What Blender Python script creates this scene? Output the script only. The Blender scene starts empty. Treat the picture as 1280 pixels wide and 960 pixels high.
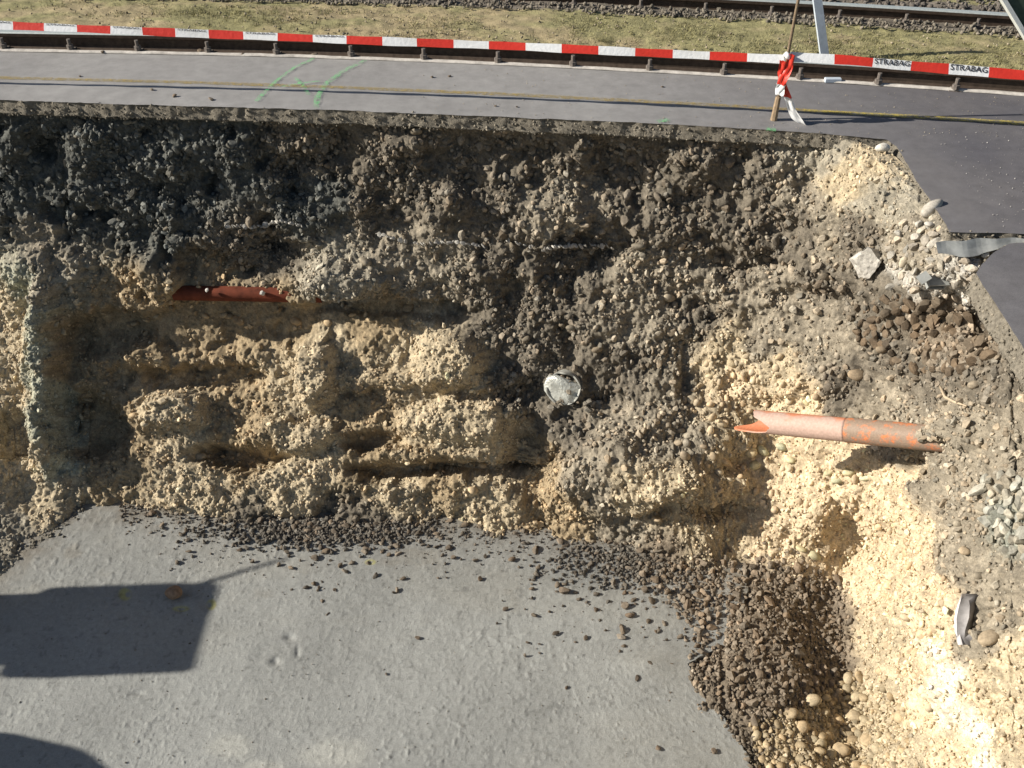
import bpy, bmesh, math, random
import numpy as np
from mathutils import Vector, Matrix, Euler
from mathutils.geometry import tessellate_polygon

random.seed(7)
rng = np.random.default_rng(7)
S = bpy.context.scene
COL = S.collection

# ------------------------------------------------------------------ camera
F_PX = 1256.0                       # focal length in pixels of a 1280 px wide picture
PITCH = math.radians(38.0)
CAM = np.array([0.0, 0.0, 3.0])     # 3 m above the asphalt (z = 0)
cd = bpy.data.cameras.new('camera')
cd.sensor_width = 36.0
cd.lens = 36.0 * F_PX / 1280.0
cd.clip_start = 0.05
cd.clip_end = 2000.0
cam = bpy.data.objects.new('camera', cd)
cam.location = CAM
cam.rotation_euler = (math.pi / 2 - PITCH, 0, 0)
COL.objects.link(cam)
S.camera = cam

# ------------------------------------------------------------------ light
SUN_EL = math.radians(27.0)
SUN_HEAD = math.radians(3.0)        # light travels towards +X, turned a little to +Y
world = bpy.data.worlds.new('World')
S.world = world
world.use_nodes = True
wn = world.node_tree
bg = wn.nodes['Background']
sky = wn.nodes.new('ShaderNodeTexSky')
sky.sky_type = 'NISHITA'
sky.sun_disc = False
sky.sun_elevation = SUN_EL
to_sun = Vector((-math.cos(SUN_EL) * math.cos(SUN_HEAD), -math.cos(SUN_EL) * math.sin(SUN_HEAD), math.sin(SUN_EL)))
sky.sun_rotation = math.atan2(to_sun.x, to_sun.y)
sky.air_density = 1.0
sky.dust_density = 1.0
wn.links.new(sky.outputs[0], bg.inputs[0])
bg.inputs[1].default_value = 0.05
sd = bpy.data.lights.new('sun', 'SUN')
sd.energy = 5.0
sd.angle = math.radians(0.55)
sd.color = (1.0, 0.93, 0.82)
so = bpy.data.objects.new('sun', sd)
so.rotation_euler = to_sun.to_track_quat('Z', 'Y').to_euler()
so.location = (-10, -2, 8)
COL.objects.link(so)
S.view_settings.view_transform = 'Standard'
S.view_settings.look = 'None'
S.view_settings.gamma = 1.0
S.view_settings.exposure = 0.68

# ------------------------------------------------------------------ pixels to points
CP, SP = math.cos(PITCH), math.sin(PITCH)
def ray(px, py):
    x = (np.asarray(px, float) - 640.0) / F_PX
    y = (np.asarray(py, float) - 480.0) / F_PX
    x, y = np.broadcast_arrays(x, y)
    return np.stack([x, CP - y * SP, -SP - y * CP], -1)
def at_z(px, py, z):
    d = ray(px, py); s = (np.asarray(z, float) - CAM[2]) / d[..., 2]
    return CAM + d * s[..., None]
def at_y(px, py, Y):
    d = ray(px, py); s = np.asarray(Y, float) / d[..., 1]
    return CAM + d * s[..., None]
def at_x(px, py, X):
    d = ray(px, py); s = np.asarray(X, float) / d[..., 0]
    return CAM + d * s[..., None]

# ------------------------------------------------------------------ noise
def _h(ix, iy, iz, k=0):
    n = (ix.astype(np.int64) * 374761393 + iy.astype(np.int64) * 668265263 + iz.astype(np.int64) * 2147483647 + k * 974634777) & 0xFFFFFFFF
    n = ((n ^ (n >> 13)) * 1274126177) & 0xFFFFFFFF
    n = ((n ^ (n >> 16)) * 2246822519) & 0xFFFFFFFF
    return ((n ^ (n >> 15)) & 0xFFFFFF) / float(0xFFFFFF)
def vnoise(P, k=0):
    Pi = np.floor(P); f = P - Pi; f = f * f * (3 - 2 * f)
    ix, iy, iz = (Pi[..., a].astype(np.int64) for a in range(3))
    out = 0
    for dx in (0, 1):
        wx = f[..., 0] if dx else 1 - f[..., 0]
        for dy in (0, 1):
            wy = f[..., 1] if dy else 1 - f[..., 1]
            for dz in (0, 1):
                wz = f[..., 2] if dz else 1 - f[..., 2]
                out = out + wx * wy * wz * _h(ix + dx, iy + dy, iz + dz, k)
    return out * 2 - 1
def fbm(P, octaves=4, k=0, gain=0.5):
    a, s, t = 1.0, 0.0, 0.0
    for o in range(octaves):
        s = s + a * vnoise(P, k + o); t += a; a *= gain; P = P * 2.03 + 17.3
    return s / t
def worley(P, k=0):
    """distance to the nearest and second nearest cell point, and a random value per cell"""
    Pi = np.floor(P).astype(np.int64); f = P - Pi
    d1 = np.full(P.shape[:-1], 9.0); d2 = d1.copy(); rv = np.zeros(P.shape[:-1])
    for dx in (-1, 0, 1):
        for dy in (-1, 0, 1):
            for dz in (-1, 0, 1):
                cx, cy, cz = Pi[..., 0] + dx, Pi[..., 1] + dy, Pi[..., 2] + dz
                q = (dx + _h(cx, cy, cz, k + 1) - f[..., 0]) ** 2 + (dy + _h(cx, cy, cz, k + 2) - f[..., 1]) ** 2 + (dz + _h(cx, cy, cz, k + 3) - f[..., 2]) ** 2
                m = q < d1
                d2 = np.where(m, d1, np.minimum(d2, q))
                rv = np.where(m, _h(cx, cy, cz, k + 4), rv)
                d1 = np.where(m, q, d1)
    return np.sqrt(d1), np.sqrt(d2), rv
def smooth(e0, e1, x):
    t = np.clip((x - e0) / (e1 - e0), 0, 1)
    return t * t * (3 - 2 * t)

# ------------------------------------------------------------------ materials
class NT:
    def __init__(self, name):
        self.m = bpy.data.materials.new(name); self.m.use_nodes = True
        self.t = self.m.node_tree; self.b = self.t.nodes['Principled BSDF']
        self.b.inputs['Roughness'].default_value = 0.9
        self.b.inputs['Specular IOR Level'].default_value = 0.25
    def n(self, ty, **kw):
        o = self.t.nodes.new(ty)
        for k, v in kw.items(): setattr(o, k, v)
        return o
    def l(self, a, b): self.t.links.new(a, b)
    def noise(self, scale, detail=6, rough=0.6, vec=None):
        o = self.n('ShaderNodeTexNoise'); o.inputs['Scale'].default_value = scale
        o.inputs['Detail'].default_value = detail; o.inputs['Roughness'].default_value = rough
        if vec is None:
            if not hasattr(self, 'tc'): self.tc = self.n('ShaderNodeNewGeometry').outputs['Position']
            vec = self.tc
        self.l(vec, o.inputs['Vector']); return o.outputs['Fac']
    def obj(self): return self.n('ShaderNodeTexCoord').outputs['Object']
    def ramp(self, fac, stops):
        o = self.n('ShaderNodeValToRGB'); e = o.color_ramp.elements
        while len(e) < len(stops): e.new(0.5)
        for q, (p, c) in zip(e, stops):
            q.position = p; q.color = (c, c, c, 1) if isinstance(c, (int, float)) else (*c, 1)
        self.l(fac, o.inputs[0]); return o.outputs[0]
    def mix(self, a, b, fac, mode='MIX'):
        o = self.n('ShaderNodeMix', data_type='RGBA', blend_type=mode)
        for s, v in ((o.inputs[0], fac), (o.inputs[6], a), (o.inputs[7], b)):
            if hasattr(v, 'is_output') or isinstance(v, bpy.types.NodeSocket): self.l(v, s)
            elif isinstance(v, (int, float)): s.default_value = v if s.type == 'VALUE' else (v, v, v, 1)
            else: s.default_value = (*v, 1)
        return o.outputs[2]
    def bump(self, h, strength=0.5, dist=0.01):
        o = self.n('ShaderNodeBump'); o.inputs['Strength'].default_value = strength; o.inputs['Distance'].default_value = dist
        if hasattr(self, '_bn'): self.l(self._bn, o.inputs['Normal'])
        self.l(h, o.inputs['Height']); self._bn = o.outputs[0]; self.l(self._bn, self.b.inputs['Normal'])
    def color(self, c):
        if isinstance(c, bpy.types.NodeSocket): self.l(c, self.b.inputs['Base Color'])
        else: self.b.inputs['Base Color'].default_value = (*c, 1)
    def rough(self, r): self.b.inputs['Roughness'].default_value = r

def mat_plain(name, c, rough=0.7, var=0.25, scale=30, metal=0.0, bump=0.2, bdist=0.004):
    t = NT(name); n = t.noise(scale, vec=t.obj())
    t.color(t.mix(tuple(x * (1 - var) for x in c), tuple(min(1, x * (1 + var)) for x in c), t.ramp(n, [(0.3, 0.0), (0.7, 1.0)])))
    t.rough(rough); t.b.inputs['Metallic'].default_value = metal
    if bump: t.bump(t.noise(scale * 4, vec=t.obj()), bump, bdist)
    return t.m

def mat_soil():
    t = NT('earth')
    a = t.n('ShaderNodeAttribute', attribute_name='soil').outputs['Color']
    n1 = t.noise(9, 8, 0.65); n2 = t.noise(70, 6, 0.7); n3 = t.noise(220, 4, 0.7)
    c = t.mix(a, t.ramp(n1, [(0.3, 0.62), (0.7, 1.35)]), 1.0, 'MULTIPLY')
    c = t.mix(c, t.ramp(n2, [(0.3, 0.7), (0.68, 1.35)]), 1.0, 'MULTIPLY')
    c = t.mix(c, t.ramp(n3, [(0.35, 0.8), (0.66, 1.3)]), 1.0, 'MULTIPLY')
    t.color(c); t.rough(0.95)
    t.bump(n2, 0.6, 0.012); t.bump(n3, 0.6, 0.005)
    return t.m
def mat_stone_inst():
    t = NT('gravel')
    a = t.n('ShaderNodeAttribute', attribute_name='col', attribute_type='INSTANCER').outputs['Color']
    n = t.noise(60, 5, 0.65)
    t.color(t.mix(a, t.ramp(n, [(0.3, 0.72), (0.7, 1.25)]), 1.0, 'MULTIPLY')); t.rough(0.85)
    t.bump(t.noise(180, 4, 0.6), 0.45, 0.004)
    return t.m
def mat_stone_obj():
    t = NT('stone')
    oi = t.n('ShaderNodeObjectInfo')
    n = t.noise(45, 6, 0.65); n2 = t.noise(12, 3, 0.5)
    c = t.mix(oi.outputs['Color'], t.ramp(n, [(0.3, 0.68), (0.7, 1.28)]), 1.0, 'MULTIPLY')
    c = t.mix(c, t.ramp(n2, [(0.35, 0.8), (0.65, 1.15)]), 1.0, 'MULTIPLY')
    t.color(c); t.rough(0.82)
    t.bump(t.noise(140, 5, 0.65), 0.5, 0.005)
    return t.m
M_SOIL, M_GRAVEL, M_STONE = mat_soil(), mat_stone_inst(), mat_stone_obj()

# ------------------------------------------------------------------ object helpers
def link(o): COL.objects.link(o); return o
def tag(o, label=None, cat=None, group=None, kind=None):
    if label: o['label'] = label
    if cat: o['category'] = cat
    if group: o['group'] = group
    if kind: o['kind'] = kind
    return o
def mesh_obj(name, V, Fc, m, parent=None, smooth_=False, mats=None, midx=None):
    me = bpy.data.meshes.new(name)
    me.from_pydata([tuple(map(float, v)) for v in V], [], [tuple(map(int, f)) for f in Fc])
    for q in (mats or [m]): me.materials.append(q)
    if midx is not None: me.polygons.foreach_set('material_index', np.asarray(midx, np.int32))
    if smooth_: me.polygons.foreach_set('use_smooth', np.ones(len(me.polygons), bool))
    me.update()
    o = link(bpy.data.objects.new(name, me)); o.parent = parent
    return o
def bm_obj(name, bm, m, parent=None, smooth_=False):
    me = bpy.data.meshes.new(name); bm.to_mesh(me); bm.free(); me.materials.append(m)
    if smooth_: me.polygons.foreach_set('use_smooth', np.ones(len(me.polygons), bool))
    o = link(bpy.data.objects.new(name, me)); o.parent = parent
    return o
def empty(name, loc=(0, 0, 0)):
    o = link(bpy.data.objects.new(name, None)); o.location = tuple(map(float, loc)); o.empty_display_size = 0.1; return o
def grid_mesh(name, P, m, cols=None, attr='soil', flip=False):
    H, W = P.shape[:2]
    idx = np.arange(H * W).reshape(H, W)
    q = np.stack([idx[:-1, :-1], idx[1:, :-1], idx[1:, 1:], idx[:-1, 1:]], -1).reshape(-1, 4)
    if flip: q = q[:, ::-1]
    me = bpy.data.meshes.new(name)
    me.vertices.add(H * W); me.vertices.foreach_set('co', P.reshape(-1).astype(np.float32))
    me.loops.add(q.size); me.loops.foreach_set('vertex_index', q.reshape(-1).astype(np.int32))
    me.polygons.add(len(q)); me.polygons.foreach_set('loop_start', (np.arange(len(q)) * 4).astype(np.int32))
    me.polygons.foreach_set('use_smooth', np.ones(len(q), bool))
    me.materials.append(m)
    if cols is not None:
        a = me.attributes.new(attr, 'FLOAT_COLOR', 'POINT')
        c = np.ones((H * W, 4), np.float32); c[:, :3] = cols.reshape(-1, 3); a.data.foreach_set('color', c.reshape(-1))
    me.update(calc_edges=True); me.validate()
    return link(bpy.data.objects.new(name, me))
def tube(bm, pts, rad, seg=10, cap=True):
    """a round bar through points; rad is a number or one per point"""
    pts = [Vector(p) for p in pts]; n = len(pts); rings = []
    rad = [rad] * n if isinstance(rad, (int, float)) else rad
    up = None
    for i, p in enumerate(pts):
        t = (pts[min(i + 1, n - 1)] - pts[max(i - 1, 0)]).normalized()
        if up is None: up = t.orthogonal().normalized()
        up = (up - t * up.dot(t)).normalized(); sd_ = t.cross(up)
        rings.append([bm.verts.new(p + (up * math.cos(2 * math.pi * k / seg) + sd_ * math.sin(2 * math.pi * k / seg)) * rad[i]) for k in range(seg)])
    for a, b in zip(rings, rings[1:]):
        for k in range(seg): bm.faces.new((a[k], a[(k + 1) % seg], b[(k + 1) % seg], b[k]))
    if cap: bm.faces.new(rings[0][::-1]); bm.faces.new(rings[-1])
    return rings
def box(bm, c, s, rot=None):
    r = bmesh.ops.create_cube(bm, size=1.0)
    Mx = Matrix.Translation(Vector(c)) @ (rot.to_matrix().to_4x4() if rot else Matrix()) @ Matrix.Diagonal((*s, 1))
    bmesh.ops.transform(bm, matrix=Mx, verts=r['verts'])
    return r['verts']

# ------------------------------------------------------------------ stone shapes
def ico(sub):
    bm = bmesh.new(); bmesh.ops.create_icosphere(bm, subdivisions=sub, radius=1.0)
    bm.verts.ensure_lookup_table()
    V = np.array([v.co[:] for v in bm.verts]); Fc = [[v.index for v in f.verts] for f in bm.faces]; bm.free()
    return V, Fc
def stone_mesh(name, seed, kind, sub=2):
    r = np.random.default_rng(seed); V, Fc = ico(sub)
    if kind == 'pebble':
        V = V * np.array([1.0, r.uniform(0.68, 0.95), r.uniform(0.5, 0.8)])
        V = V * (1 + 0.16 * fbm(V * 1.1 + seed, 2)[:, None])
        for _ in range(3):
            n = r.normal(size=3); n /= np.linalg.norm(n); d = r.uniform(0.5, 0.75)
            e = np.maximum(V @ n - d, 0); V = V - 0.6 * e[:, None] * n
    else:
        for _ in range(9):
            n = r.normal(size=3); n /= np.linalg.norm(n); d = r.uniform(0.42, 0.8)
            e = np.maximum(V @ n - d, 0); V = V - 0.92 * e[:, None] * n
        V = V * (1 + 0.14 * fbm(V * 2.2 + seed, 3)[:, None]) * np.array([1.15, r.uniform(0.8, 1.05), r.uniform(0.65, 0.95)])
    me = bpy.data.meshes.new(name)
    me.from_pydata(V.tolist(), [], Fc); me.polygons.foreach_set('use_smooth', np.full(len(Fc), kind == 'pebble'))
    me.materials.append(M_STONE); me.update()
    return me
PEB = [stone_mesh('pebble', 10 + k, 'pebble', 2) for k in range(7)]
CLD = [stone_mesh('clod', 40 + k, 'clod', 2) for k in range(9)]
def variant_coll(name, kind, n, seed):
    c = bpy.data.collections.new(name)
    for k in range(n):
        me = stone_mesh(name, seed + k, kind if kind != 'both' else ('pebble' if k % 2 else 'clod'), 1)
        me.materials[0] = M_GRAVEL
        c.objects.link(bpy.data.objects.new(name, me))
    return c
VC_MIX = variant_coll('gravel_piece', 'both', 10, 100)
VC_CLOD = variant_coll('clod_piece', 'clod', 8, 200)
VC_PEB = variant_coll('pebble_piece', 'pebble', 8, 300)

def scatter(name, P, scl, rot, col, coll, parent=None):
    """one object of kind stuff: stones instanced on points"""
    n = len(P); me = bpy.data.meshes.new(name)
    me.vertices.add(n); me.vertices.foreach_set('co', np.asarray(P, np.float32).reshape(-1))
    for nm, arr in (('scl', scl), ('rot', rot), ('col', col)):
        a = me.attributes.new(nm, 'FLOAT_VECTOR', 'POINT'); a.data.foreach_set('vector', np.asarray(arr, np.float32).reshape(-1))
    me.update()
    o = link(bpy.data.objects.new(name, me)); o.parent = parent; o['kind'] = 'stuff'
    g = bpy.data.node_groups.new(name + '_nodes', 'GeometryNodeTree')
    g.interface.new_socket('Geometry', in_out='INPUT', socket_type='NodeSocketGeometry')
    g.interface.new_socket('Geometry', in_out='OUTPUT', socket_type='NodeSocketGeometry')
    N = g.nodes; gi = N.new('NodeGroupInput'); go = N.new('NodeGroupOutput')
    ip = N.new('GeometryNodeInstanceOnPoints'); ci = N.new('GeometryNodeCollectionInfo')
    ci.inputs['Collection'].default_value = coll
    ci.inputs['Separate Children'].default_value = True; ci.inputs['Reset Children'].default_value = True
    ip.inputs['Pick Instance'].default_value = True
    rn = N.new('FunctionNodeRandomValue'); rn.data_type = 'INT'
    rn.inputs[4].default_value = 0; rn.inputs[5].default_value = len(coll.objects) - 1
    def attr(nm):
        q = N.new('GeometryNodeInputNamedAttribute'); q.data_type = 'FLOAT_VECTOR'; q.inputs['Name'].default_value = nm
        return [s for s in q.outputs if s.enabled][0]
    e2r = N.new('FunctionNodeEulerToRotation')
    L = g.links.new
    L(gi.outputs[0], ip.inputs['Points']); L(ci.outputs[0], ip.inputs['Instance'])
    L(rn.outputs[2], ip.inputs['Instance Index'])
    L(attr('rot'), e2r.inputs[0]); L(e2r.outputs[0], ip.inputs['Rotation']); L(attr('scl'), ip.inputs['Scale'])
    L(ip.outputs[0], go.inputs[0])
    md = o.modifiers.new('stones', 'NODES'); md.node_group = g
    return o
def rnd_rot(n): return rng.uniform(0, 2 * math.pi, (n, 3))
def stone(name, mesh, loc, s, col, rot=None, parent=None):
    o = link(bpy.data.objects.new(name, mesh)); o.location = tuple(map(float, loc))
    o.scale = (s, s, s) if isinstance(s, (int, float)) else tuple(map(float, s))
    o.rotation_euler = rot or (random.uniform(-0.5, 0.5), random.uniform(-0.5, 0.5), random.uniform(0, 6.28))
    o.color = (*map(float, col), 1); o.parent = parent
    return o

# ================================================================== THE PIT
Z_FLOOR = -3.0
NEAR_EDGE = [(-1500, 86), (-700, 104), (-300, 116), (0, 125), (140, 130), (427, 138), (600, 145), (854, 156), (1000, 165), (1108, 174)]
ex = np.array([p[0] for p in NEAR_EDGE], float); ey = np.array([p[1] for p in NEAR_EDGE], float)
def edge_y(px): return np.interp(px, ex, ey)
def rim_Y(px): return at_z(px, edge_y(px), 0.0)[..., 1]

ctrl = []      # (px, py, Y)
def cY(px, py, Y): ctrl.append((px, py, float(Y)))
def cz(px, py, z): ctrl.append((px, py, float(at_z(px, py, z)[1])))
def cx(px, py, X): ctrl.append((px, py, float(at_x(px, py, X)[1])))
foot = [(-1500, 655), (-800, 672), (-300, 712), (-60, 725), (0, 708), (50, 668), (100, 628), (200, 634), (300, 642), (420, 650), (520, 645), (640, 650), (760, 668), (850, 700), (900, 722)]
fx = np.array([p[0] for p in foot], float); fy = np.array([p[1] for p in foot], float)
for px in (-1500, -800, -300, -60, 0, 60, 110, 200, 320, 440, 560, 680, 780, 860):
    Yr = float(rim_Y(px)); f_ = float(np.interp(px, fx, fy))
    for py, off in ((150, 0.05), (200, 0.03), (260, -0.06), (330, -0.2), (385, -0.3), (460, -0.52), (530, -0.8), (590, -1.1)):
        if py < f_ - 30: cY(px, py, Yr + off + .3 * smooth(-40, -320, px) - 0.16 * smooth(120, 0, px) * smooth(380, 600, py) - (0.12 * smooth(600, 860, px) * smooth(300, 560, py)))
    cz(px, f_, -2.97); cz(px, f_ + 30, -3.1); cz(px, f_ + 90, -3.14)
for px, py, z in ((-60, 660, -2.9), (-60, 700, -2.95), (0, 640, -2.89), (0, 675, -2.945), (30, 615, -2.87), (48, 640, -2.94), (-200, 690, -2.95)): cz(px, py, z)
for px, py, Y in ((940, 180, 6.82), (940, 260, 6.7), (940, 340, 6.5), (940, 420, 6.3), (940, 500, 6.12), (940, 580, 5.86), (940, 650, 5.6),
                  (1020, 190, 6.75), (1020, 260, 6.45), (1020, 340, 6.25), (1020, 420, 6.02), (1020, 500, 5.8), (1020, 580, 5.58), (1020, 660, 5.3),
                  (1100, 320, 5.85), (1100, 400, 5.65), (1100, 480, 5.45), (1100, 560, 5.22)): cY(px, py, Y)
for px, py, z in ((940, 700, -2.98), (1020, 715, -2.97), (940, 800, -3.03), (940, 960, -3.05), (1000, 850, -3.02), (1020, 960, -3.02), (880, 960, -3.08), (880, 820, -3.05),
                  (1090, 680, -2.66), (1090, 780, -2.88), (1100, 880, -2.93), (1105, 960, -2.9), (1000, 1040, -3.05), (1110, 1040, -2.95), (880, 1040, -3.1),
                  (1060, 195, -0.1), (1100, 205, -0.07), (1120, 232, -0.09), (1142, 262, -0.1), (1090, 255, -0.24), (1165, 290, -0.09), (1190, 318, -0.1), (1212, 340, -0.1), (1150, 330, -0.22), (1180, 350, -0.22), (1160, 400, -0.66), (1195, 385, -0.5), (1225, 312, -0.07), (1240, 304, -0.08), (1250, 345, -0.17), (1262, 320, -0.17)): cz(px, py, z)
for px, py, X in ((1200, 420, 2.74), (1200, 500, 2.68), (1200, 600, 2.6), (1200, 700, 2.52), (1200, 800, 2.46), (1200, 900, 2.4), (1200, 1000, 2.34),
                  (1140, 640, 2.52), (1140, 740, 2.42), (1150, 860, 2.36), (1150, 960, 2.32), (1150, 520, 2.62),
                  (1270, 450, 2.8), (1270, 540, 2.7), (1270, 640, 2.64), (1270, 760, 2.56), (1270, 880, 2.5), (1270, 1000, 2.44),
                  (1400, 640, 2.82), (1400, 780, 2.66), (1400, 950, 2.56), (1400, 1100, 2.5), (1609, 960, 2.82), (1609, 1150, 2.62), (1609, 1300, 2.52), (1900, 1370, 2.82), (1900, 1700, 2.55)): cx(px, py, X)
K = np.array(ctrl)
def tps_fit(K, lam=1e-4):
    X = K[:, :2] / 400.0; n = len(K)
    r2 = ((X[:, None] - X[None]) ** 2).sum(-1); A = 0.5 * r2 * np.log(r2 + 1e-12) + lam * np.eye(n)
    Pm = np.c_[np.ones(n), X]
    Mx = np.block([[A, Pm], [Pm.T, np.zeros((3, 3))]])
    return X, np.linalg.solve(Mx, np.r_[K[:, 2], 0, 0, 0])
TX, TW = tps_fit(K)
def tps_eval(px, py):
    out = np.empty(px.size); p = np.c_[px.ravel(), py.ravel()] / 400.0
    for i in range(0, len(p), 40000):
        q = p[i:i + 40000]; r2 = ((q[:, None] - TX[None]) ** 2).sum(-1)
        out[i:i + 40000] = (0.5 * r2 * np.log(r2 + 1e-12)) @ TW[:-3] + TW[-3] + q @ TW[-2:]
    return out.reshape(px.shape)

cols_px = np.r_[np.linspace(-1500, -120, 90)[:-1], np.arange(-120, 1345, 1.3), np.linspace(1345, 1900, 60)]
rx_ = np.array([-1500, 0, 427, 854, 1000, 1108, 1122, 1150, 1180, 1195, 1210, 1222, 1262, 1285, 1400, 1609, 1900], float)
ry_ = np.array([104, 141, 154, 172, 172, 176, 184, 232, 272, 296, 300, 302, 306, 440, 622, 925, 1335], float) - 4.0
bx_ = np.array([-1500, -300, 0, 100, 850, 905, 1300, 1400, 1609, 1900], float)
by_ = np.array([790, 815, 780, 705, 790, 1030, 1035, 1140, 1330, 1720], float)
top = np.interp(cols_px, rx_, ry_); bot = np.interp(cols_px, bx_, by_)
NR = 440
tt = np.linspace(0, 1, NR)[:, None]
PX = np.broadcast_to(cols_px, (NR, len(cols_px))); PY = top + tt * (bot - top)
print('grid', PX.shape)
# coarse evaluation, then interpolation, keeps this quick
ci_ = np.unique(np.r_[np.arange(0, len(cols_px), 5), len(cols_px) - 1]); rj_ = np.unique(np.r_[np.arange(0, NR, 5), NR - 1])
Yc = tps_eval(PX[np.ix_(rj_, ci_)], PY[np.ix_(rj_, ci_)])
Yr_ = np.stack([np.interp(np.arange(NR), rj_, Yc[:, k]) for k in range(len(ci_))], 1)
YB = np.stack([np.interp(np.arange(len(cols_px)), ci_, Yr_[j]) for j in range(NR)], 0)
BASE = at_y(PX, PY, YB)
def normals(P):
    du = np.gradient(P, axis=1); dv = np.gradient(P, axis=0)
    n = np.cross(dv, du); return n / (np.linalg.norm(n, axis=-1, keepdims=True) + 1e-12)
NB = normals(BASE)
if NB[NR // 2, 600, 1] > 0: NB = -NB
# ---- soil zones: points in the picture, each the kind of earth found there (base colours; the palest paints in sun glare along the right ridge)
BLK, DBR, GBR, TAN, YEL, GRY, CLB, SAN, GRN = ((.08, .083, .076), (.132, .115, .09), (.225, .197, .152), (.385, .322, .222), (.475, .385, .262), (.26, .235, .185), (.165, .135, .1), (.275, .215, .135), (.19, .195, .165)); GLARE = (.62, .55, .43); GSP = (.3, .3, .235); MOR = (.4, .38, .34)
zones = [(-200, 200, BLK), (20, 170, BLK), (20, 230, BLK), (100, 200, BLK), (180, 250, BLK), (280, 200, BLK), (380, 190, DBR), (380, 260, BLK), (330, 310, DBR), (90, 270, BLK), (60, 310, GBR), (-200, 300, GBR),
         (470, 190, DBR), (560, 200, DBR), (480, 260, DBR), (600, 250, DBR), (700, 190, DBR), (700, 260, GBR), (790, 220, DBR), (800, 280, DBR), (880, 200, DBR), (880, 270, DBR), (940, 240, DBR),
         (410, 340, GRY), (440, 355, GRY), (560, 340, GBR), (620, 345, DBR), (500, 320, GBR), (720, 330, DBR), (800, 350, GBR), (880, 360, GBR), (960, 370, GBR), (930, 320, DBR),
         (60, 350, GRY), (10, 400, TAN), (10, 480, TAN), (45, 350, GSP), (55, 400, GSP), (62, 440, GSP), (68, 490, GSP), (72, 540, GSP), (82, 590, GSP), (90, 420, SAN), (96, 450, SAN), (94, 500, SAN), (110, 600, SAN), (35, 440, TAN), (100, 560, SAN), (40, 590, TAN), (20, 570, TAN), (-200, 500, TAN), (40, 640, TAN), (-60, 690, TAN), (20, 660, GRY), (0, 690, GRY), (90, 610, TAN),
         (150, 400, SAN), (260, 390, SAN), (360, 400, SAN), (460, 400, SAN), (170, 440, SAN), (250, 440, SAN), (140, 540, SAN), (220, 520, TAN), (300, 510, SAN), (300, 580, SAN), (400, 440, TAN), (395, 490, TAN),
         (440, 520, SAN), (520, 440, TAN), (580, 460, TAN), (560, 530, TAN), (620, 540, TAN), (460, 580, SAN), (540, 600, SAN), (400, 560, TAN), (250, 610, TAN), (350, 620, TAN), (500, 620, TAN), (600, 620, TAN),
         (620, 400, DBR), (650, 440, DBR), (690, 400, DBR), (660, 480, DBR), (720, 450, DBR), (700, 540, DBR), (670, 570, SAN), (760, 400, GBR), (770, 460, DBR), (820, 420, GBR), (830, 480, GBR), (780, 540, GBR), (850, 550, GBR),
         (740, 600, GBR), (800, 620, TAN), (700, 640, SAN), (860, 600, TAN), (780, 660, GBR), (880, 650, TAN), (900, 440, TAN), (930, 480, YEL), (980, 460, TAN), (1000, 490, YEL), (920, 540, TAN), (960, 570, YEL), (1020, 580, YEL),
         (960, 430, GBR), (870, 400, DBR), (1030, 440, GBR), (1060, 480, DBR), (1000, 400, GBR), (1040, 360, DBR), (980, 300, DBR), (1040, 300, GBR), (1000, 240, GBR), (960, 200, DBR), (990, 195, GRY), (1030, 190, GRY), (1060, 225, TAN), (1080, 250, GRY), (1100, 265, GRY), (1130, 245, GRY), (1100, 200, TAN), (1070, 290, DBR),
         (1150, 290, GBR), (1140, 320, GBR), (1135, 355, MOR), (1180, 340, MOR), (1205, 330, MOR), (1210, 355, MOR), (1200, 300, GRY), (1240, 320, GRY), (1110, 370, DBR), (1160, 400, CLB), (1210, 420, CLB), (1120, 440, DBR), (1180, 470, DBR), (1240, 480, DBR), (1290, 520, GBR), (1200, 520, GBR),
         (1190, 560, GBR), (1160, 600, GBR), (1100, 500, GBR), (1110, 560, GBR), (1250, 580, GBR), (1255, 650, GRN), (1210, 640, GBR), (1190, 700, GBR), (1230, 740, GBR), (1275, 740, GBR), (1220, 800, GBR), (1270, 840, TAN), (1240, 880, TAN), (1280, 920, TAN), (1350, 800, GBR),
         (1080, 580, YEL), (1120, 610, YEL), (1060, 640, YEL), (1130, 680, YEL), (1160, 740, YEL), (1180, 820, YEL), (1160, 775, YEL), (1178, 815, GLARE), (1190, 850, GLARE), (1203, 888, GLARE), (1214, 920, GLARE), (1224, 950, GLARE), (1150, 840, YEL), (1165, 890, YEL), (1185, 940, YEL), (1190, 800, YEL), (1222, 880, YEL), (1240, 930, TAN), (1100, 720, YEL), (1120, 800, TAN), (1110, 860, TAN), (1080, 930, TAN), (1000, 930, TAN), (1140, 940, TAN), (980, 690, YEL), (900, 690, TAN), (1040, 700, YEL),
         (960, 740, CLB), (900, 740, CLB), (1020, 760, CLB), (960, 820, CLB), (900, 820, CLB), (1020, 840, CLB), (950, 890, CLB), (870, 760, CLB), (820, 710, CLB), (420, 668, DBR), (480, 668, DBR), (330, 660, DBR), (930, 960, CLB)]
ZP = np.array([(a, b) for a, b, _ in zones], float); ZC = np.array([c for _, _, c in zones])
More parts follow.
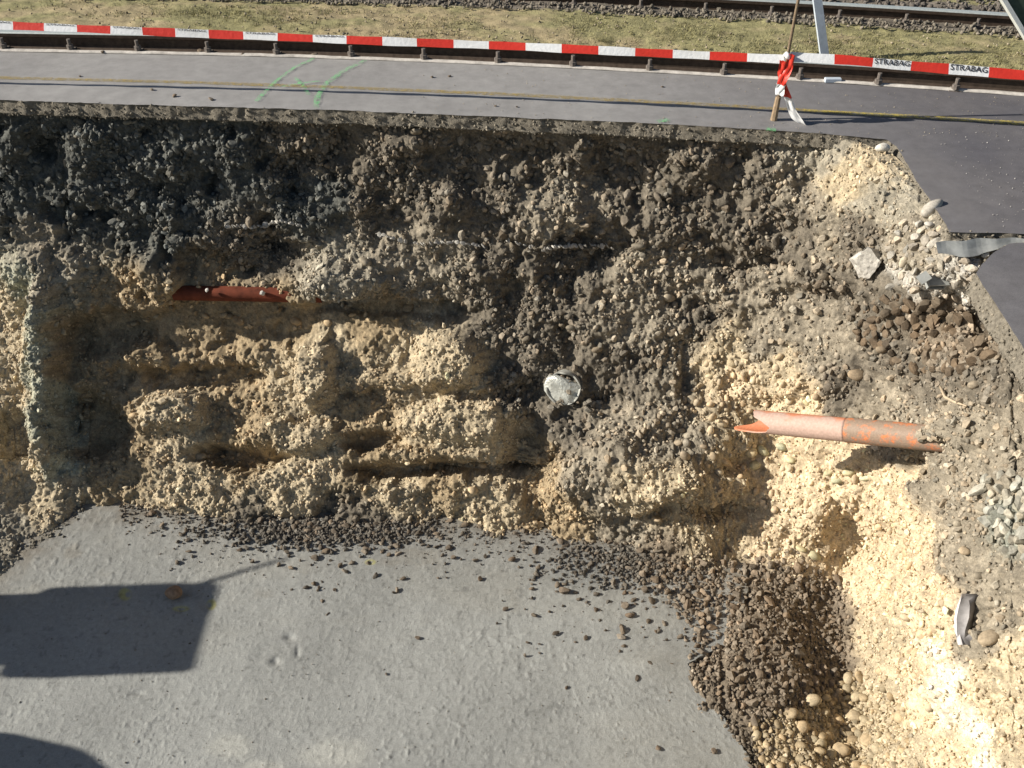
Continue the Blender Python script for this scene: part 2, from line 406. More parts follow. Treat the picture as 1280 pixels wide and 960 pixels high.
def soil_color(px, py, P):
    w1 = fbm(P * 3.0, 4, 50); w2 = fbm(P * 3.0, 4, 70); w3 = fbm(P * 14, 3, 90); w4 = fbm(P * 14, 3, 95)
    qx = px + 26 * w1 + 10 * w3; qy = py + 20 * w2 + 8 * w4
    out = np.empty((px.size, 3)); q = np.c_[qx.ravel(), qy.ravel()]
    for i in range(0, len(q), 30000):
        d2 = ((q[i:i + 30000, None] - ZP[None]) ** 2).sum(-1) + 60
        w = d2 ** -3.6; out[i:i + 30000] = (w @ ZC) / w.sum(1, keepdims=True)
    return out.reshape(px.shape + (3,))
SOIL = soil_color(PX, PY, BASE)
lum = SOIL.mean(-1)
# ---- relief: ledges, niches and lumps found in the cut face, then clods and grains
feats = [(112, 530, 46, 44, -.22), (250, 470, 92, 20, -.15), (297, 574, 66, 17, -.26), (550, 590, 122, 17, -.24), (664, 575, 34, 52, -.22), (460, 553, 44, 13, -.16), (305, 322, 92, 34, -.13), (290, 408, 200, 30, -.13),
         (490, 388, 104, 14, -.13), (25, 545, 34, 30, -.17), (715, 322, 58, 28, -.13), (868, 465, 22, 44, -.07), (600, 205, 84, 38, -.07), (775, 215, 62, 36, -.1), (452, 285, 40, 30, -.07), (130, 290, 54, 34, -.11), (55, 200, 40, 40, -.1), (190, 285, 30, 30, -.08),
         (1232, 402, 30, 20, -.26), (1140, 580, 20, 20, -.12), (1165, 560, 22, 10, -.08), (1190, 545, 24, 26, .06), (130, 415, 50, 30, -.1), (670, 495, 30, 26, -.08), (920, 335, 70, 14, -.1), (1010, 370, 50, 12, -.06), (380, 220, 40, 36, -.09), (250, 240, 40, 30, -.08), (830, 640, 20, 12, -.08), (905, 640, 40, 12, -.1), (760, 500, 30, 20, -.07),
         (62, 465, 24, 125, .2), (72, 430, 16, 90, .12), (70, 550, 26, 40, .1), (205, 345, 26, 34, .15), (250, 300, 60, 10, .06), (10, 430, 36, 60, .06), (60, 335, 62, 26, .1), (430, 350, 58, 24, .2), (397, 462, 24, 46, .2), (214, 516, 52, 28, .22), (365, 545, 66, 22, .12), (560, 450, 46, 40, .2), (575, 527, 80, 26, .18), (620, 480, 40, 12, .08), (500, 573, 45, 12, .08),
         (640, 325, 60, 22, .05), (690, 272, 40, 36, .13), (872, 212, 30, 34, .11), (305, 182, 30, 24, .1), (200, 200, 32, 20, .1), (110, 185, 24, 30, .12), (560, 260, 30, 30, .09), (500, 200, 26, 34, .09), (15, 170, 20, 30, .1), (100, 250, 18, 30, .1), (215, 270, 16, 20, .08), (440, 240, 26, 24, .08), (640, 215, 22, 26, .08), (730, 190, 18, 24, .08), (960, 230, 30, 30, .06), (760, 600, 74, 56, .1), (900, 545, 50, 24, .1), (880, 605, 62, 22, .1),
         (180, 440, 26, 18, .07), (960, 470, 60, 34, .05), (820, 290, 40, 24, .05), (740, 400, 40, 26, .05), (1085, 215, 40, 22, .04), (470, 475, 80, 12, .06), (330, 300, 60, 5, .05), (720, 305, 62, 5, .05)]
wx = 11 * fbm(BASE * 4.0, 4, 11) + 5 * fbm(BASE * 17.0, 3, 15); wy = 9 * fbm(BASE * 4.0, 4, 21) + 5 * fbm(BASE * 17.0, 3, 25)
wx = wx + 14 * fbm(BASE * 1.7, 3, 12); wy = wy + 12 * fbm(BASE * 1.9, 3, 22)
D = np.zeros(PX.shape)
for a, b, ra, rb, amp in feats:
    q = np.hypot((PX + wx - a) / ra, (PY + wy - b) / rb)
    D += amp * (.7 if b < 300 else 1.0) * smooth(1.22, 0.62, q)
FEAT = D.copy()
D += 0.1 * np.exp(-(((PX - 958) / 78) ** 2 + ((PY - 785) / 78) ** 2))          # the heap of clods
fl = np.maximum(smooth(-2.85, -2.98, BASE[..., 2]) * smooth(880, 960, PX), 1.3 * smooth(-2.7, -2.85, BASE[..., 2]) * smooth(110, 70, PX))                   # flat gravel floor is calmer
dark = smooth(0.3, 0.1, lum)
left_smooth = smooth(500, 420, PX) * smooth(370, 390, PY) * smooth(460, 430, PY) * smooth(70, 110, PX)
edge = smooth(0, 0.035, tt) * np.ones(PX.shape)
D += edge * (0.06 * fbm(BASE * 2.1, 4, 31) + (0.085 - .03 * dark) * fbm(BASE * 6.0, 5, 37, .6)) * (1 - 0.6 * fl) * (1 - .5 * left_smooth)
D -= edge * dark * (1 - fl) * (0.075 + .05 * smooth(500, 300, PX)) * smooth(.05, .42, fbm(BASE * 4.6, 4, 83)) * smooth(1120, 1040, PX)
D += edge * dark * (1 - fl) * .04 * smooth(.12, .45, -fbm(BASE * 4.6, 4, 83)) * smooth(1120, 1040, PX)
f1, f2, rv = worley(BASE * 9.0 + 0.35 * fbm(BASE * 14, 2, 41)[..., None], 3)
D += edge * (0.5 - f1) * (0.025 + 0.03 * dark * rv) * (1 - 0.5 * fl) * (1 - 0.7 * left_smooth)
f1, f2, rv = worley(BASE * 21.0 + 0.3 * fbm(BASE * 30, 2, 43)[..., None], 5)
D += edge * (0.5 - f1) * (0.018 + 0.02 * rv * (rv > .4)) * (1 - 0.5 * left_smooth)
f1, f2, rv2 = worley(BASE * 46.0, 7)
D += edge * (0.5 - f1) * (0.009 + 0.008 * rv2)
WALL = BASE + NB * D[..., None]
low_y = np.interp(PX, [1200, 1221, 1230, 1246, 1262, 1281, 1400, 1609, 1900], [-999, 342, 358, 382, 408, 438, 628, 930, 1335])
lim = np.where(PX > 1221, np.where(PY < np.interp(PX, [1221, 1228, 1244, 1262, 1270], [342, 330, 314, 304, -99]) - 1, -.06, np.where(PY < low_y + 14, -.19, -.15)), np.where(PX > 1000, -.025, -.09))
WALL += 0.006 * np.stack([fbm(BASE * 40, 2, 60 + k) for k in range(3)], -1)
WALL[..., 2] = np.where(WALL[..., 2] > lim, lim - .02 * np.abs(fbm(BASE * 14, 2, 99)), WALL[..., 2])
NW = normals(WALL)
NW *= np.sign((NW * NB).sum(-1, keepdims=True) + 1e-9)
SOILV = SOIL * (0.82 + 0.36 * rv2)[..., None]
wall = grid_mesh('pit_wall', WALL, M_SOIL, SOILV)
tag(wall, kind='structure')
def idx(px, py):
    i = int(np.clip(np.searchsorted(cols_px, px), 0, len(cols_px) - 1))
    j = int(np.clip(round((py - top[i]) / (bot[i] - top[i]) * (NR - 1)), 0, NR - 1)); return j, i
def on_wall(px, py, out=0.0):
    j, i = idx(px, py); return WALL[j, i] + NW[j, i] * out

# ---- concrete blinding on the pit floor
rows = np.r_[np.arange(596, 1003, 1.5), np.linspace(1003, 1500, 40)[1:]]
rgt_x = np.interp(rows, [596, 690, 740, 800, 816, 830, 850, 880, 905, 940, 960, 1040, 1500], [930, 935, 935, 925, 880, 858, 868, 886, 910, 931, 940, 962, 1030])
jit = np.array([float(fbm(np.array([[r * 0.09, 3.1, 0.2]]), 3, 5)[0]) for r in rows])
rgt_x = rgt_x + 9 * jit
sx = np.r_[np.linspace(-1500, -100, 60)[:-1], np.arange(-100, 700, 1.5)]
ns = 150
CPX = np.stack([np.r_[sx, np.linspace(700, r, ns)] for r in rgt_x]); CPY = np.repeat(rows[:, None], CPX.shape[1], 1)
C0 = at_z(CPX, CPY, np.full(CPX.shape, Z_FLOOR))
hz = 0.012 * fbm(C0 * 1.6, 3, 2) + 0.004 * fbm(C0 * 9, 4, 4)
g1 = fbm(C0 * 26, 3, 8); hz += (0.003 + .008 * smooth(.05, .4, fbm(C0 * 1.3, 3, 71))) * np.maximum(g1 - 0.12, 0) + .005 * np.maximum(fbm(C0 * 48, 2, 28) - .1, 0)
w1, w2, wr = worley(C0 * np.array([30, 30, 1.0]), 9); hz += np.where(wr > 0.75, 0.008 * np.maximum(0.34 - w1, 0) / 0.34, 0) * smooth(-0.2, 0.3, fbm(C0 * 2, 3, 12))
for a, b, ra, rb, am in ((362, 796, 7, 4, -.018), (344, 826, 6, 5, -.02), (372, 815, 3, 6, -.012), (325, 820, 10, 10, -.006), (172, 866, 8, 3, -.012), (156, 742, 10, 10, -.014), (262, 754, 10, 9, -.012), (226, 760, 12, 5, -.01),
                         (520, 930, 14, 4, -.006), (505, 800, 14, 8, .004), (810, 832, 30, 10, .02), (470, 820, 10, 3, -.006), (590, 800, 10, 8, .005), (665, 820, 24, 10, -.005), (420, 900, 60, 4, -.004)):
    hz += am * np.exp(-((CPX - a) / ra) ** 2 - ((CPY - b) / rb) ** 2)
hz -= 0.35 * smooth(-8, -24, CPY - np.interp(CPX, fx, fy)) * (CPX < 880)
C0[..., 2] += hz
cc = np.empty(C0.shape); base_c = np.array([.29, .297, .284])
cc[:] = base_c
pat = fbm(C0 * np.array([1.5, 1.5, 0]), 5, 33); cc *= (1 + 0.26 * pat)[..., None]
pat2 = smooth(0.1, 0.5, fbm(C0 * np.array([.9, 2.2, 0]), 5, 44)); cc = cc * (1 - 0.14 * pat2[..., None]) + 0.14 * pat2[..., None] * np.array([.38, .36, .30])
brn = np.exp(-np.maximum(CPY - (np.interp(CPX, fx, fy) + 8), 0) / 26.0) * (0.6 + 0.5 * fbm(C0 * 12, 3, 55)); brn = np.clip(brn, 0, 0.8)[..., None]
cc = cc * (1 - brn) + brn * np.array([.17, .145, .11])
for a, b, ra, rb, off in ((156, 742, 9, 9, 4), (264, 755, 7, 8, -3), (226, 760, 12, 4, 0), (463, 703, 8, 4, 0)):
    q = np.hypot((CPX - a) / ra, (CPY - b) / rb); s_ = smooth(1.1, 0.6, q) * smooth(0.25, 0.6, np.hypot((CPX - a - off) / ra, (CPY - b) / rb))
    cc = cc * (1 - 0.7 * s_[..., None]) + 0.7 * s_[..., None] * np.array([.42, .40, .13])
for a, b, ra, rb in ((290, 935, 30, 18), (410, 945, 60, 22), (330, 960, 40, 12)):
    s_ = 0.6 * smooth(1.2, 0.3, np.hypot((CPX - a) / ra, (CPY - b) / rb) + 0.5 * fbm(C0 * 5, 3, 66)); cc = cc * (1 - s_[..., None]) + s_[..., None] * np.array([.44, .44, .40])
damp = smooth(.18, .42, fbm(C0 * np.array([.7, 1.3, 0]) + 5.3, 5, 91)); cc *= (1 - .13 * damp)[..., None]
mud = smooth(.3, .6, fbm(C0 * np.array([3.2, 4.5, 0]) + 2.2, 5, 92)) * smooth(820, 690, CPY); cc = cc * (1 - .35 * mud[..., None]) + .35 * mud[..., None] * np.array([.2, .175, .135])
spk = smooth(.42, .6, fbm(C0 * np.array([30, 30, 0]), 2, 93)); cc *= (1 - .22 * spk)[..., None]
sk = C0[:, -1:].copy(); sk2 = sk.copy(); sk2[..., 0] -= 0.012; sk2[..., 2] -= 0.04; sk3 = sk.copy(); sk3[..., 0] -= 0.02; sk3[..., 2] -= 0.16
sk2 += 0.012 * rng.normal(size=sk2.shape)
CG = np.concatenate([C0, sk2, sk3], 1); ccg = np.concatenate([cc, cc[:, -1:] * 0.9, cc[:, -1:] * 0.8], 1)
def mat_concrete():
    t = NT('fresh_concrete')
    a = t.n('ShaderNodeAttribute', attribute_name='soil').outputs['Color']
    n1 = t.noise(24, 8, 0.7); n2 = t.noise(160, 5, 0.7)
    c = t.mix(a, t.ramp(n1, [(0.3, 0.86), (0.7, 1.14)]), 1.0, 'MULTIPLY')
    c = t.mix(c, t.ramp(n2, [(0.3, 0.82), (0.7, 1.16)]), 1.0, 'MULTIPLY')
    t.color(c); t.rough(0.8); t.bump(n1, 0.12, 0.01); t.bump(t.noise(95, 5, .75), .6, .008); t.bump(n2, 0.7, 0.006)
    return t.m
M_CONC = mat_concrete()
conc = grid_mesh('concrete_floor', CG, M_CONC, ccg, flip=True)
tag(conc, kind='structure')
NCOL = C0.shape[1]
def on_conc(px, py): return at_z(px, py, Z_FLOOR + 0.004)

# subsoil below everything in the pit
mesh_obj('pit_subsoil', [(-16, -6, -3.2), (4.5, -6, -3.2), (4.5, 9, -3.2), (-16, 9, -3.2)], [(0, 1, 2, 3)], mat_plain('subsoil', (.2, .17, .12), .95, scale=6))['kind'] = 'structure'

# ================================================================== ASPHALT, GROUND, RAILS
def resample(P, step):
    P = np.asarray(P, float); d = np.r_[0, np.cumsum(np.linalg.norm(np.diff(P, axis=0), axis=1))]
    n = max(2, int(d[-1] / step)); s = np.linspace(0, d[-1], n)
    return np.stack([np.interp(s, d, P[:, k]) for k in range(P.shape[1])], 1)
def px_line(pts, z): return np.array([at_z(a, b, z) for a, b in pts])
FAR = [(-260, 60), (0, 65), (213, 68), (427, 73.5), (640, 82), (854, 93), (1067, 105), (1280, 120), (1500, 137)]
far_w = px_line(FAR, 0.0)
def extend(P, l0, l1):
    a = P[0] + (P[0] - P[1]) / np.linalg.norm(P[1] - P[0]) * l0; b = P[-1] + (P[-1] - P[-2]) / np.linalg.norm(P[-1] - P[-2]) * l1
    return np.vstack([a, P, b])
def smooth_line(P, step=0.1, it=30):
    P = resample(P, step)
    for _ in range(it): P[1:-1] = 0.25 * P[:-2] + 0.5 * P[1:-1] + 0.25 * P[2:]
    return P
far_l = smooth_line(extend(far_w, 30, 30), 0.15, 40)
near_pts = px_line([(p, edge_y(p)) for p in (-1500, -700, -300, 0, 70, 140, 280, 427, 520, 600, 720, 854, 930, 1000, 1060, 1108)] + [(1120, 182), (1136, 208), (1152, 236), (1166, 256), (1178, 272), (1187, 290)], 0.0)
near_l = resample(near_pts, 0.02)
near_l[:, :2] += 0.012 * np.stack([fbm(near_l * 7, 4, 3), fbm(near_l * 7, 4, 4)], 1) + 0.006 * np.stack([fbm(near_l * 40, 2, 5), fbm(near_l * 40, 2, 6)], 1)
def mat_asphalt():
    t = NT('asphalt')
    n1 = t.noise(1.3, 6, 0.6); n2 = t.noise(9, 7, 0.7); n3 = t.noise(230, 4, 0.7)
    sx_ = t.n('ShaderNodeSeparateXYZ'); t.l(t.tc, sx_.inputs[0])
    mr = t.n('ShaderNodeMapRange'); mr.inputs[1].default_value = 0.6; mr.inputs[2].default_value = 3.2; t.l(sx_.outputs[0], mr.inputs[0])
    worn = t.mix((.285, .278, .272), (.24, .234, .23), t.ramp(n1, [(0.35, 0.0), (0.65, 1.0)]))
    dark_ = t.mix((.10, .097, .108), (.135, .128, .132), t.ramp(n1, [(0.35, 0.0), (0.65, 1.0)]))
    c = t.mix(worn, dark_, mr.outputs[0])
    c = t.mix(c, t.ramp(n2, [(0.3, 0.85), (0.7, 1.16)]), 1.0, 'MULTIPLY')
    c = t.mix(c, t.ramp(n3, [(0.3, 0.72), (0.7, 1.3)]), 1.0, 'MULTIPLY')
    t.color(c); t.rough(0.85); t.bump(n3, 0.45, 0.004); t.bump(n2, 0.15, 0.01)
    return t.m
M_ASPH = mat_asphalt()
M_CUT = mat_plain('asphalt_cut', (.2, .18, .145), .95, .45, 40, bump=1.0, bdist=.012)
def slab(name, top_loop, cut_line, thick, z=0.0):
    """flat top from a loop; broken cut face hanging below one line of it"""
    tri = tessellate_polygon([[Vector((p[0], p[1], 0)) for p in top_loop]])
    V = [(p[0], p[1], z) for p in top_loop]
    Fc = []
    for t in tri:
        a, b, c = (np.array(V[k]) for k in t)
        Fc.append(t if np.cross(b - a, c - a)[2] > 0 else t[::-1])
    o = mesh_obj(name, V, Fc, M_ASPH); tag(o, kind='structure')
    n = len(cut_line); d = np.gradient(cut_line[:, :2], axis=0); d /= np.linalg.norm(d, axis=1, keepdims=True) + 1e-9
    nrm = np.stack([d[:, 1], -d[:, 0]], 1)
    rows_ = []
    for k, f in enumerate((0, .08, .25, .42, .6, .78, .92, 1.0, 1.02, 1.02)):
        q = np.c_[cut_line[:, :2], np.full(n, z - thick * f)]
        amp = 0.0 if k == 0 else 0.014
        inn = -0.002 if k == 0 else (-0.008 if k < 8 else (-0.1 if k == 8 else -0.5))
        q[:, :2] += nrm * (inn + (.03 * f if k < 8 else 0) + amp * fbm(q * 45, 2, 7)[:, None] + amp * 1.2 * fbm(q * 14, 3, 9)[:, None])
        if k >= 6: q[:, 2] += 0.012 * fbm(q * 9, 3, 10)
        rows_.append(q)
    c = grid_mesh('cut_edge', np.array(rows_), M_CUT); c.parent = o
    A = np.array(rows_)[1:8]; m_ = (A[0, :, 0] > -5.5) & (A[0, :, 0] < 5); A = A[:, m_].reshape(-1, 3); kk = rng.integers(0, len(A), 2600); ss = .004 + .012 * rng.random(2600) ** 2
    scatter('cut_grains', A[kk] + rng.normal(size=(2600, 3)) * .006 - [0, 0, .004], ss[:, None] * rng.uniform(.7, 1.1, (2600, 3)), rnd_rot(2600), np.array((.2, .178, .14)) * (1 + rng.uniform(-.4, .4, (2600, 1))), VC_MIX, o)
    return o
gap_top = px_line([(1187, 290), (1215, 291), (1250, 291), (1290, 293), (1340, 295)], 0.0); gap_end = extend(gap_top, 0, 20)[-1:]
cut1 = np.vstack([near_l, resample(np.vstack([gap_top, gap_end]), 0.02)[1:]])
loop = np.vstack([cut1, far_l[::-1]])
slab('asphalt_path', loop, cut1, 0.1)
lower = px_line([(1340, 300), (1290, 302), (1262, 304), (1244, 314), (1228, 330), (1221, 342), (1230, 358), (1246, 382), (1262, 408), (1281, 438), (1400, 628), (1609, 930), (1900, 1335)], -0.02)
low_w = extend(lower, 20, 3); cutl = resample(low_w, 0.02)
cutl[:, :2] += 0.008 * np.stack([fbm(cutl * 9, 3, 13), fbm(cutl * 9, 3, 14)], 1)
slab('asphalt_road', np.vstack([cutl, [(24, low_w[-1][1], 0)]]), cutl, 0.13, -0.02)
# gravel in the slot between the two asphalt sheets
mesh_obj('slot_bed', [(3.1, 5.0, -.16), (24, 4.7, -.16), (24, 5.9, -.16), (3.1, 5.75, -.16)], [(0, 1, 2, 3)], mat_plain('slot_gravel', (.12, .11, .1), .95, .4, 30, bump=1, bdist=.02))['kind'] = 'structure'

def strip(line, w0, w1, z, z1=None):
    """quads along a line between two sideways offsets (positive = away from the camera)"""
    d = np.gradient(line[:, :2], axis=0); d /= np.linalg.norm(d, axis=1, keepdims=True); nr = np.stack([-d[:, 1], d[:, 0]], 1)
    a = np.c_[line[:, :2] + nr * w0, np.full(len(line), z)]; b = np.c_[line[:, :2] + nr * w1, np.full(len(line), z if z1 is None else z1)]
    return a, b
def offset(line, w, z):
    return strip(line, w, w, z)[0]
# pale edging along the far side
prof = [(-.004, .004), (-.001, .014), (.036, .016), (.042, .01), (.044, -.12)]
edging = np.array([offset(far_l, a, b) for a, b in prof]); edging[..., 2] += 0.004 * fbm(edging * 12, 3, 1); edging[..., 1] += 0.006 * fbm(edging * 8, 3, 2)
ek = grid_mesh('edging_strip', edging, mat_plain('edging_concrete', (.5, .47, .43), .9, .3, 14, bump=.6), flip=True)
tag(ek, 'pale concrete edging strip between the asphalt path and the rail', 'edging')
# ground sheet: mossy track bed, out to the horizon
gx = np.r_[-400, -120, -50, -20, -10, np.arange(-7, 7.01, 0.035), 10, 20, 50, 120, 400]
fl_y = np.interp(gx, far_l[:, 0], far_l[:, 1]); slope_l = (far_l[-1] - far_l[-5]); 
ov = np.r_[-0.06, np.arange(0.02, 3.2, 0.03), np.geomspace(3.2, 500, 24)]
G = np.stack([np.stack([gx, fl_y + o_, np.zeros(len(gx)) - 0.045], 1) for o_ in ov])
amp = (smooth(4.5, 2.5, ov))[:, None]
g_bank = smooth(.3, .75, ov)[:, None] * 0.07
G[..., 2] += g_bank + amp * (0.018 * fbm(G * 3, 4, 5) + 0.012 * fbm(G * 15, 3, 6) + 0.012 * (0.5 - worley(G * np.array([26, 26, 1]), 4)[0]))
gc = np.empty(G.shape); nn = fbm(G * np.array([1.1, 3.0, 0]), 5, 8)[..., None]; n2_ = fbm(G * np.array([6., 9., 0]), 4, 18)[..., None]
sandy, mossy, balla = np.array([.33, .27, .16]), np.array([.25, .23, .115]), np.array([.16, .14, .115])
mg = smooth(-.25, .35, nn + 0.6 * n2_ + 0.35 * smooth(.9, 1.6, ov)[:, None, None] + 0.25 * smooth(-1, 4, G[..., :1]))
gc[:] = sandy * (1 - mg) + mossy * mg
near_b = (smooth(.62, .42, ov) + smooth(1.28, 1.5, ov) * smooth(2.3, 2.1, ov))[:, None, None] + 0.3 * n2_
nb = np.clip(smooth(.3, .7, near_b), 0, 1); gc = gc * (1 - nb) + balla * nb
ground = grid_mesh('ground', G, M_SOIL, gc, flip=True); tag(ground, kind='structure')

# rails
M_STEEL = mat_plain('rail_steel', (.075, .055, .042), .75, .35, 25, .25)
M_SHINE = mat_plain('rail_running_surface', (.46, .5, .49), .45, .15, 60, .35, bump=.05)
M_RUST = mat_plain('fastener_steel', (.16, .14, .125), .7, .4, 40, .3)
rail_top = px_line([(a, b - 26.5) for a, b in FAR], 0.13); rail_c = smooth_line(extend(rail_top, 25, 25), 0.15, 40)
R_PROF = [(-.0625, .0), (-.0625, .012), (-.02, .026), (-.009, .045), (-.009, .105), (-.034, .12), (-.036, .146), (-.028, .156), (.028, .156), (.036, .146), (.034, .12), (.009, .105), (.009, .045), (.02, .026), (.0625, .012), (.0625, .0)]
def rail(line, label, fast_px=None, spacing=None):
    root = empty('rail', line[len(line) // 2])
    d = np.gradient(line[:, :2], axis=0); d /= np.linalg.norm(d, axis=1, keepdims=True); nr = np.stack([-d[:, 1], d[:, 0]], 1)
    z0 = -0.026
    def loft(idx_, nm, m, closed):
        P = np.array([np.c_[line[:, :2] + nr * R_PROF[k][0], np.full(len(line), z0 + R_PROF[k][1])] for k in idx_])
        if closed: P = np.concatenate([P, P[:1]])
        o = grid_mesh(nm, P, m, flip=True); o.parent = root; o.matrix_parent_inverse = Matrix.Translation(-root.location)
        me = o.data; me.polygons.foreach_set('use_smooth', np.zeros(len(me.polygons), bool)); return o
    loft(list(range(9, 16)) + list(range(0, 7)), 'rail_body', M_STEEL, False)
    loft([6, 7, 8, 9], 'running_surface', M_SHINE, False)
    tag(root, label, 'rail', 'rails of the track')
    s = np.r_[0, np.cumsum(np.linalg.norm(np.diff(line[:, :2], axis=0), axis=1))]
    proto = None
    for p in fast_px:
        k = int(np.argmin(np.abs(line[:, 0] - p))); c = Vector((p, np.interp(p, line[:, 0], line[:, 1]), z0))
        ang = math.atan2(d[k][1], d[k][0])
        if proto is None:
            bm = bmesh.new()
            box(bm, (0, 0, -.004), (.15, .32, .022)); box(bm, (0, -.095, .018), (.1, .025, .03)); box(bm, (0, .095, .018), (.1, .025, .03))
            box(bm, (0, -.062, .03), (.06, .075, .018)); box(bm, (0, .062, .03), (.06, .075, .018))
            bmesh.ops.bevel(bm, geom=bm.edges[:], offset=.004, segments=1, affect='EDGES')
            me1 = bpy.data.meshes.new('fastener'); bm.to_mesh(me1); bm.free(); me1.materials.append(M_RUST)
            bm = bmesh.new()
            tube(bm, [(0, 0, .03), (0, 0, .04), (0, 0, .042), (0, 0, .075), (0, 0, .077), (0, 0, .125)], [.015, .015, .03, .03, .016, .016], 8)
            me2 = bpy.data.meshes.new('bolt'); bm.to_mesh(me2); bm.free(); me2.materials.append(M_RUST); proto = True
        f = link(bpy.data.objects.new('fastener', me1)); f.parent = root; f.location = c - root.location; f.rotation_euler = (0, 0, ang)
        for sy in (-1, 1):
            b = link(bpy.data.objects.new('bolt', me2)); b.parent = f; b.location = (0, sy * .085, 0)
    return root
fpx = [3, 87, 172, 260, 346, 440, 531, 624, 718, 814, 907, 1002, 1100, 1197]
fX = [float(at_y(p, 60, np.interp(at_z(p, np.interp(p, [a for a, _ in FAR], [b for _, b in FAR]) - 5, 0)[0], rail_c[:, 0], rail_c[:, 1]))[0]) for p in fpx]
fX = [float(at_z(p, np.interp(p, [a for a, _ in FAR], [b for _, b in FAR]) - 4, 0.02)[0]) for p in fpx]
st = np.mean(np.diff(fX)); fX = [fX[0] - st * k for k in range(4, 0, -1)] + fX + [fX[-1] + st * k for k in range(1, 4)]
rail(rail_c, 'dark steel rail running close behind the red and white tape', fX)
rail2_c = offset(rail_c, 1.505, 0.0)
rail(rail2_c, 'dark steel rail on the far side of the mossy strip', [x + .08 for x in fX])

# painted lines on the asphalt
def spray_mat(name, c, lo, hi, scale=26):
    t = NT(name); t.color(c); t.rough(.7)
    a = t.ramp(t.noise(scale, 6, .75), [(lo, 0.0), (hi, 1.0)]); t.l(a, t.b.inputs['Alpha']); return t.m
M_YEL1 = spray_mat('worn_yellow_paint', (.36, .27, .09), .36, .72); M_YEL2 = spray_mat('yellow_paint', (.5, .4, .08), .36, .7)
M_GREEN = spray_mat('green_spray', (.14, .6, .2), .42, .8, 34)
def paint(name, pts, w, m, label, cat, group=None, z=0.004, taper=False):
    L = resample(px_line(pts, z), 0.02); wv = np.full(len(L), w / 2)
    d = np.gradient(L[:, :2], axis=0); d /= np.linalg.norm(d, axis=1, keepdims=True) + 1e-9; nr = np.stack([-d[:, 1], d[:, 0]], 1)
    wv = wv * (1 + 0.35 * fbm(L * 9, 3, 2)); a = L.copy(); b = L.copy(); a[:, :2] -= nr * wv[:, None]; b[:, :2] += nr * wv[:, None]
    o = grid_mesh(name, np.array([a, b]), m, flip=True); return tag(o, label, cat, group)
YL = [(-260, 92), (0, 97), (213, 102), (427, 109), (640, 118), (854, 129), (960, 135), (1067, 141)]
paint('painted_line', YL, .055, M_YEL1, 'faded yellow line painted along the grey asphalt path', 'line')
paint('painted_line', [(1005, 138), (1067, 141.5), (1170, 147), (1280, 154), (1500, 170)], .06, M_YEL2, 'bright yellow line on the dark asphalt beside the steel stake', 'line', z=0.008)
paint('spray_mark', [(392, 73), (368, 84), (345, 101), (330, 116), (320, 126)], .035, M_GREEN, 'green spray stroke slanting across the asphalt, left leg of the letter mark', 'spray mark', z=.01) 
paint('spray_mark', [(457, 75), (430, 88), (408, 104), (397, 120), (395, 135)], .045, M_GREEN, 'green curved spray stroke reaching the broken asphalt edge', 'spray mark', z=.01)
paint('spray_mark', [(369, 97), (378, 106), (386, 118)], .03, M_GREEN, 'short thin green spray stroke between the two long ones', 'spray mark', z=.012)
paint('spray_mark', [(352, 108), (375, 104), (400, 101)], .02, M_GREEN, 'thin green cross stroke joining the two long spray strokes', 'spray mark', z=.014)
paint('spray_mark', [(822, 152), (836, 149)], .05, M_GREEN, 'small green spray dab at the asphalt edge away from the stake', 'spray mark', z=.01)
paint('spray_mark', [(957, 161), (970, 162)], .05, M_GREEN, 'small green spray dab at the foot of the steel stake', 'spray mark', z=.01)

# ================================================================== TAPE AND STAKE
def mat_film(name, c):
    t = NT(name); n = t.noise(9, 3, .5); t.color(t.mix(tuple(x * .88 for x in c), c, n)); t.rough(.38); t.b.inputs['Specular IOR Level'].default_value = .45
    t.bump(t.noise(40, 3, .5), .25, .01); return t.m
M_RED, M_WHITE = mat_film('red_film', (.62, .04, .025)), mat_film('white_film', (.78, .80, .82))
M_INK = mat_plain('printing_ink', (.03, .03, .035), .6, .1, bump=0)
SB = at_z(967, 150, 0.0); YS = SB[1]
tape = empty('barrier_tape', (SB[0], SB[1], .46)); tag(tape, 'red and white barrier tape strung along the path and knotted to the stake', 'barrier tape')
def tape_pt(px, py):
    # the tape hangs over a line parallel to the yellow paint, through the stake
    yl = np.array([at_z(a, b, 0) for a, b in YL + [(1280, 154), (1600, 178)]]); y0 = np.interp(SB[0], yl[:, 0], yl[:, 1]); o_ = SB[1] - y0
    X = at_y(px, py, SB[1])[0]
    for _ in range(6):
        Yv = np.interp(X, yl[:, 0], yl[:, 1]) + o_; X = at_y(px, py, Yv)[0]
    return at_y(px, py, Yv)
cen = [(-400, 20), (-200, 25), (0, 31.5), (213, 40.5), (427, 49.5), (640, 57.5), (854, 68), (980, 74)]
cen2 = [(988, 71), (1060, 75), (1115, 80.5), (1210, 88), (1280, 94), (1420, 107), (1560, 120)]
bnd1 = [-392, -350, -308, -267, -226, -186, -146, -106, -66, -26, 16, 55, 96, 138, 178, 219, 261, 304, 347, 391, 433, 478, 521, 567, 611, 657, 702, 748, 794, 841, 887, 934, 980]
bnd2 = [988, 1043, 1091, 1139, 1186, 1236, 1285, 1335, 1386, 1438, 1490, 1545]
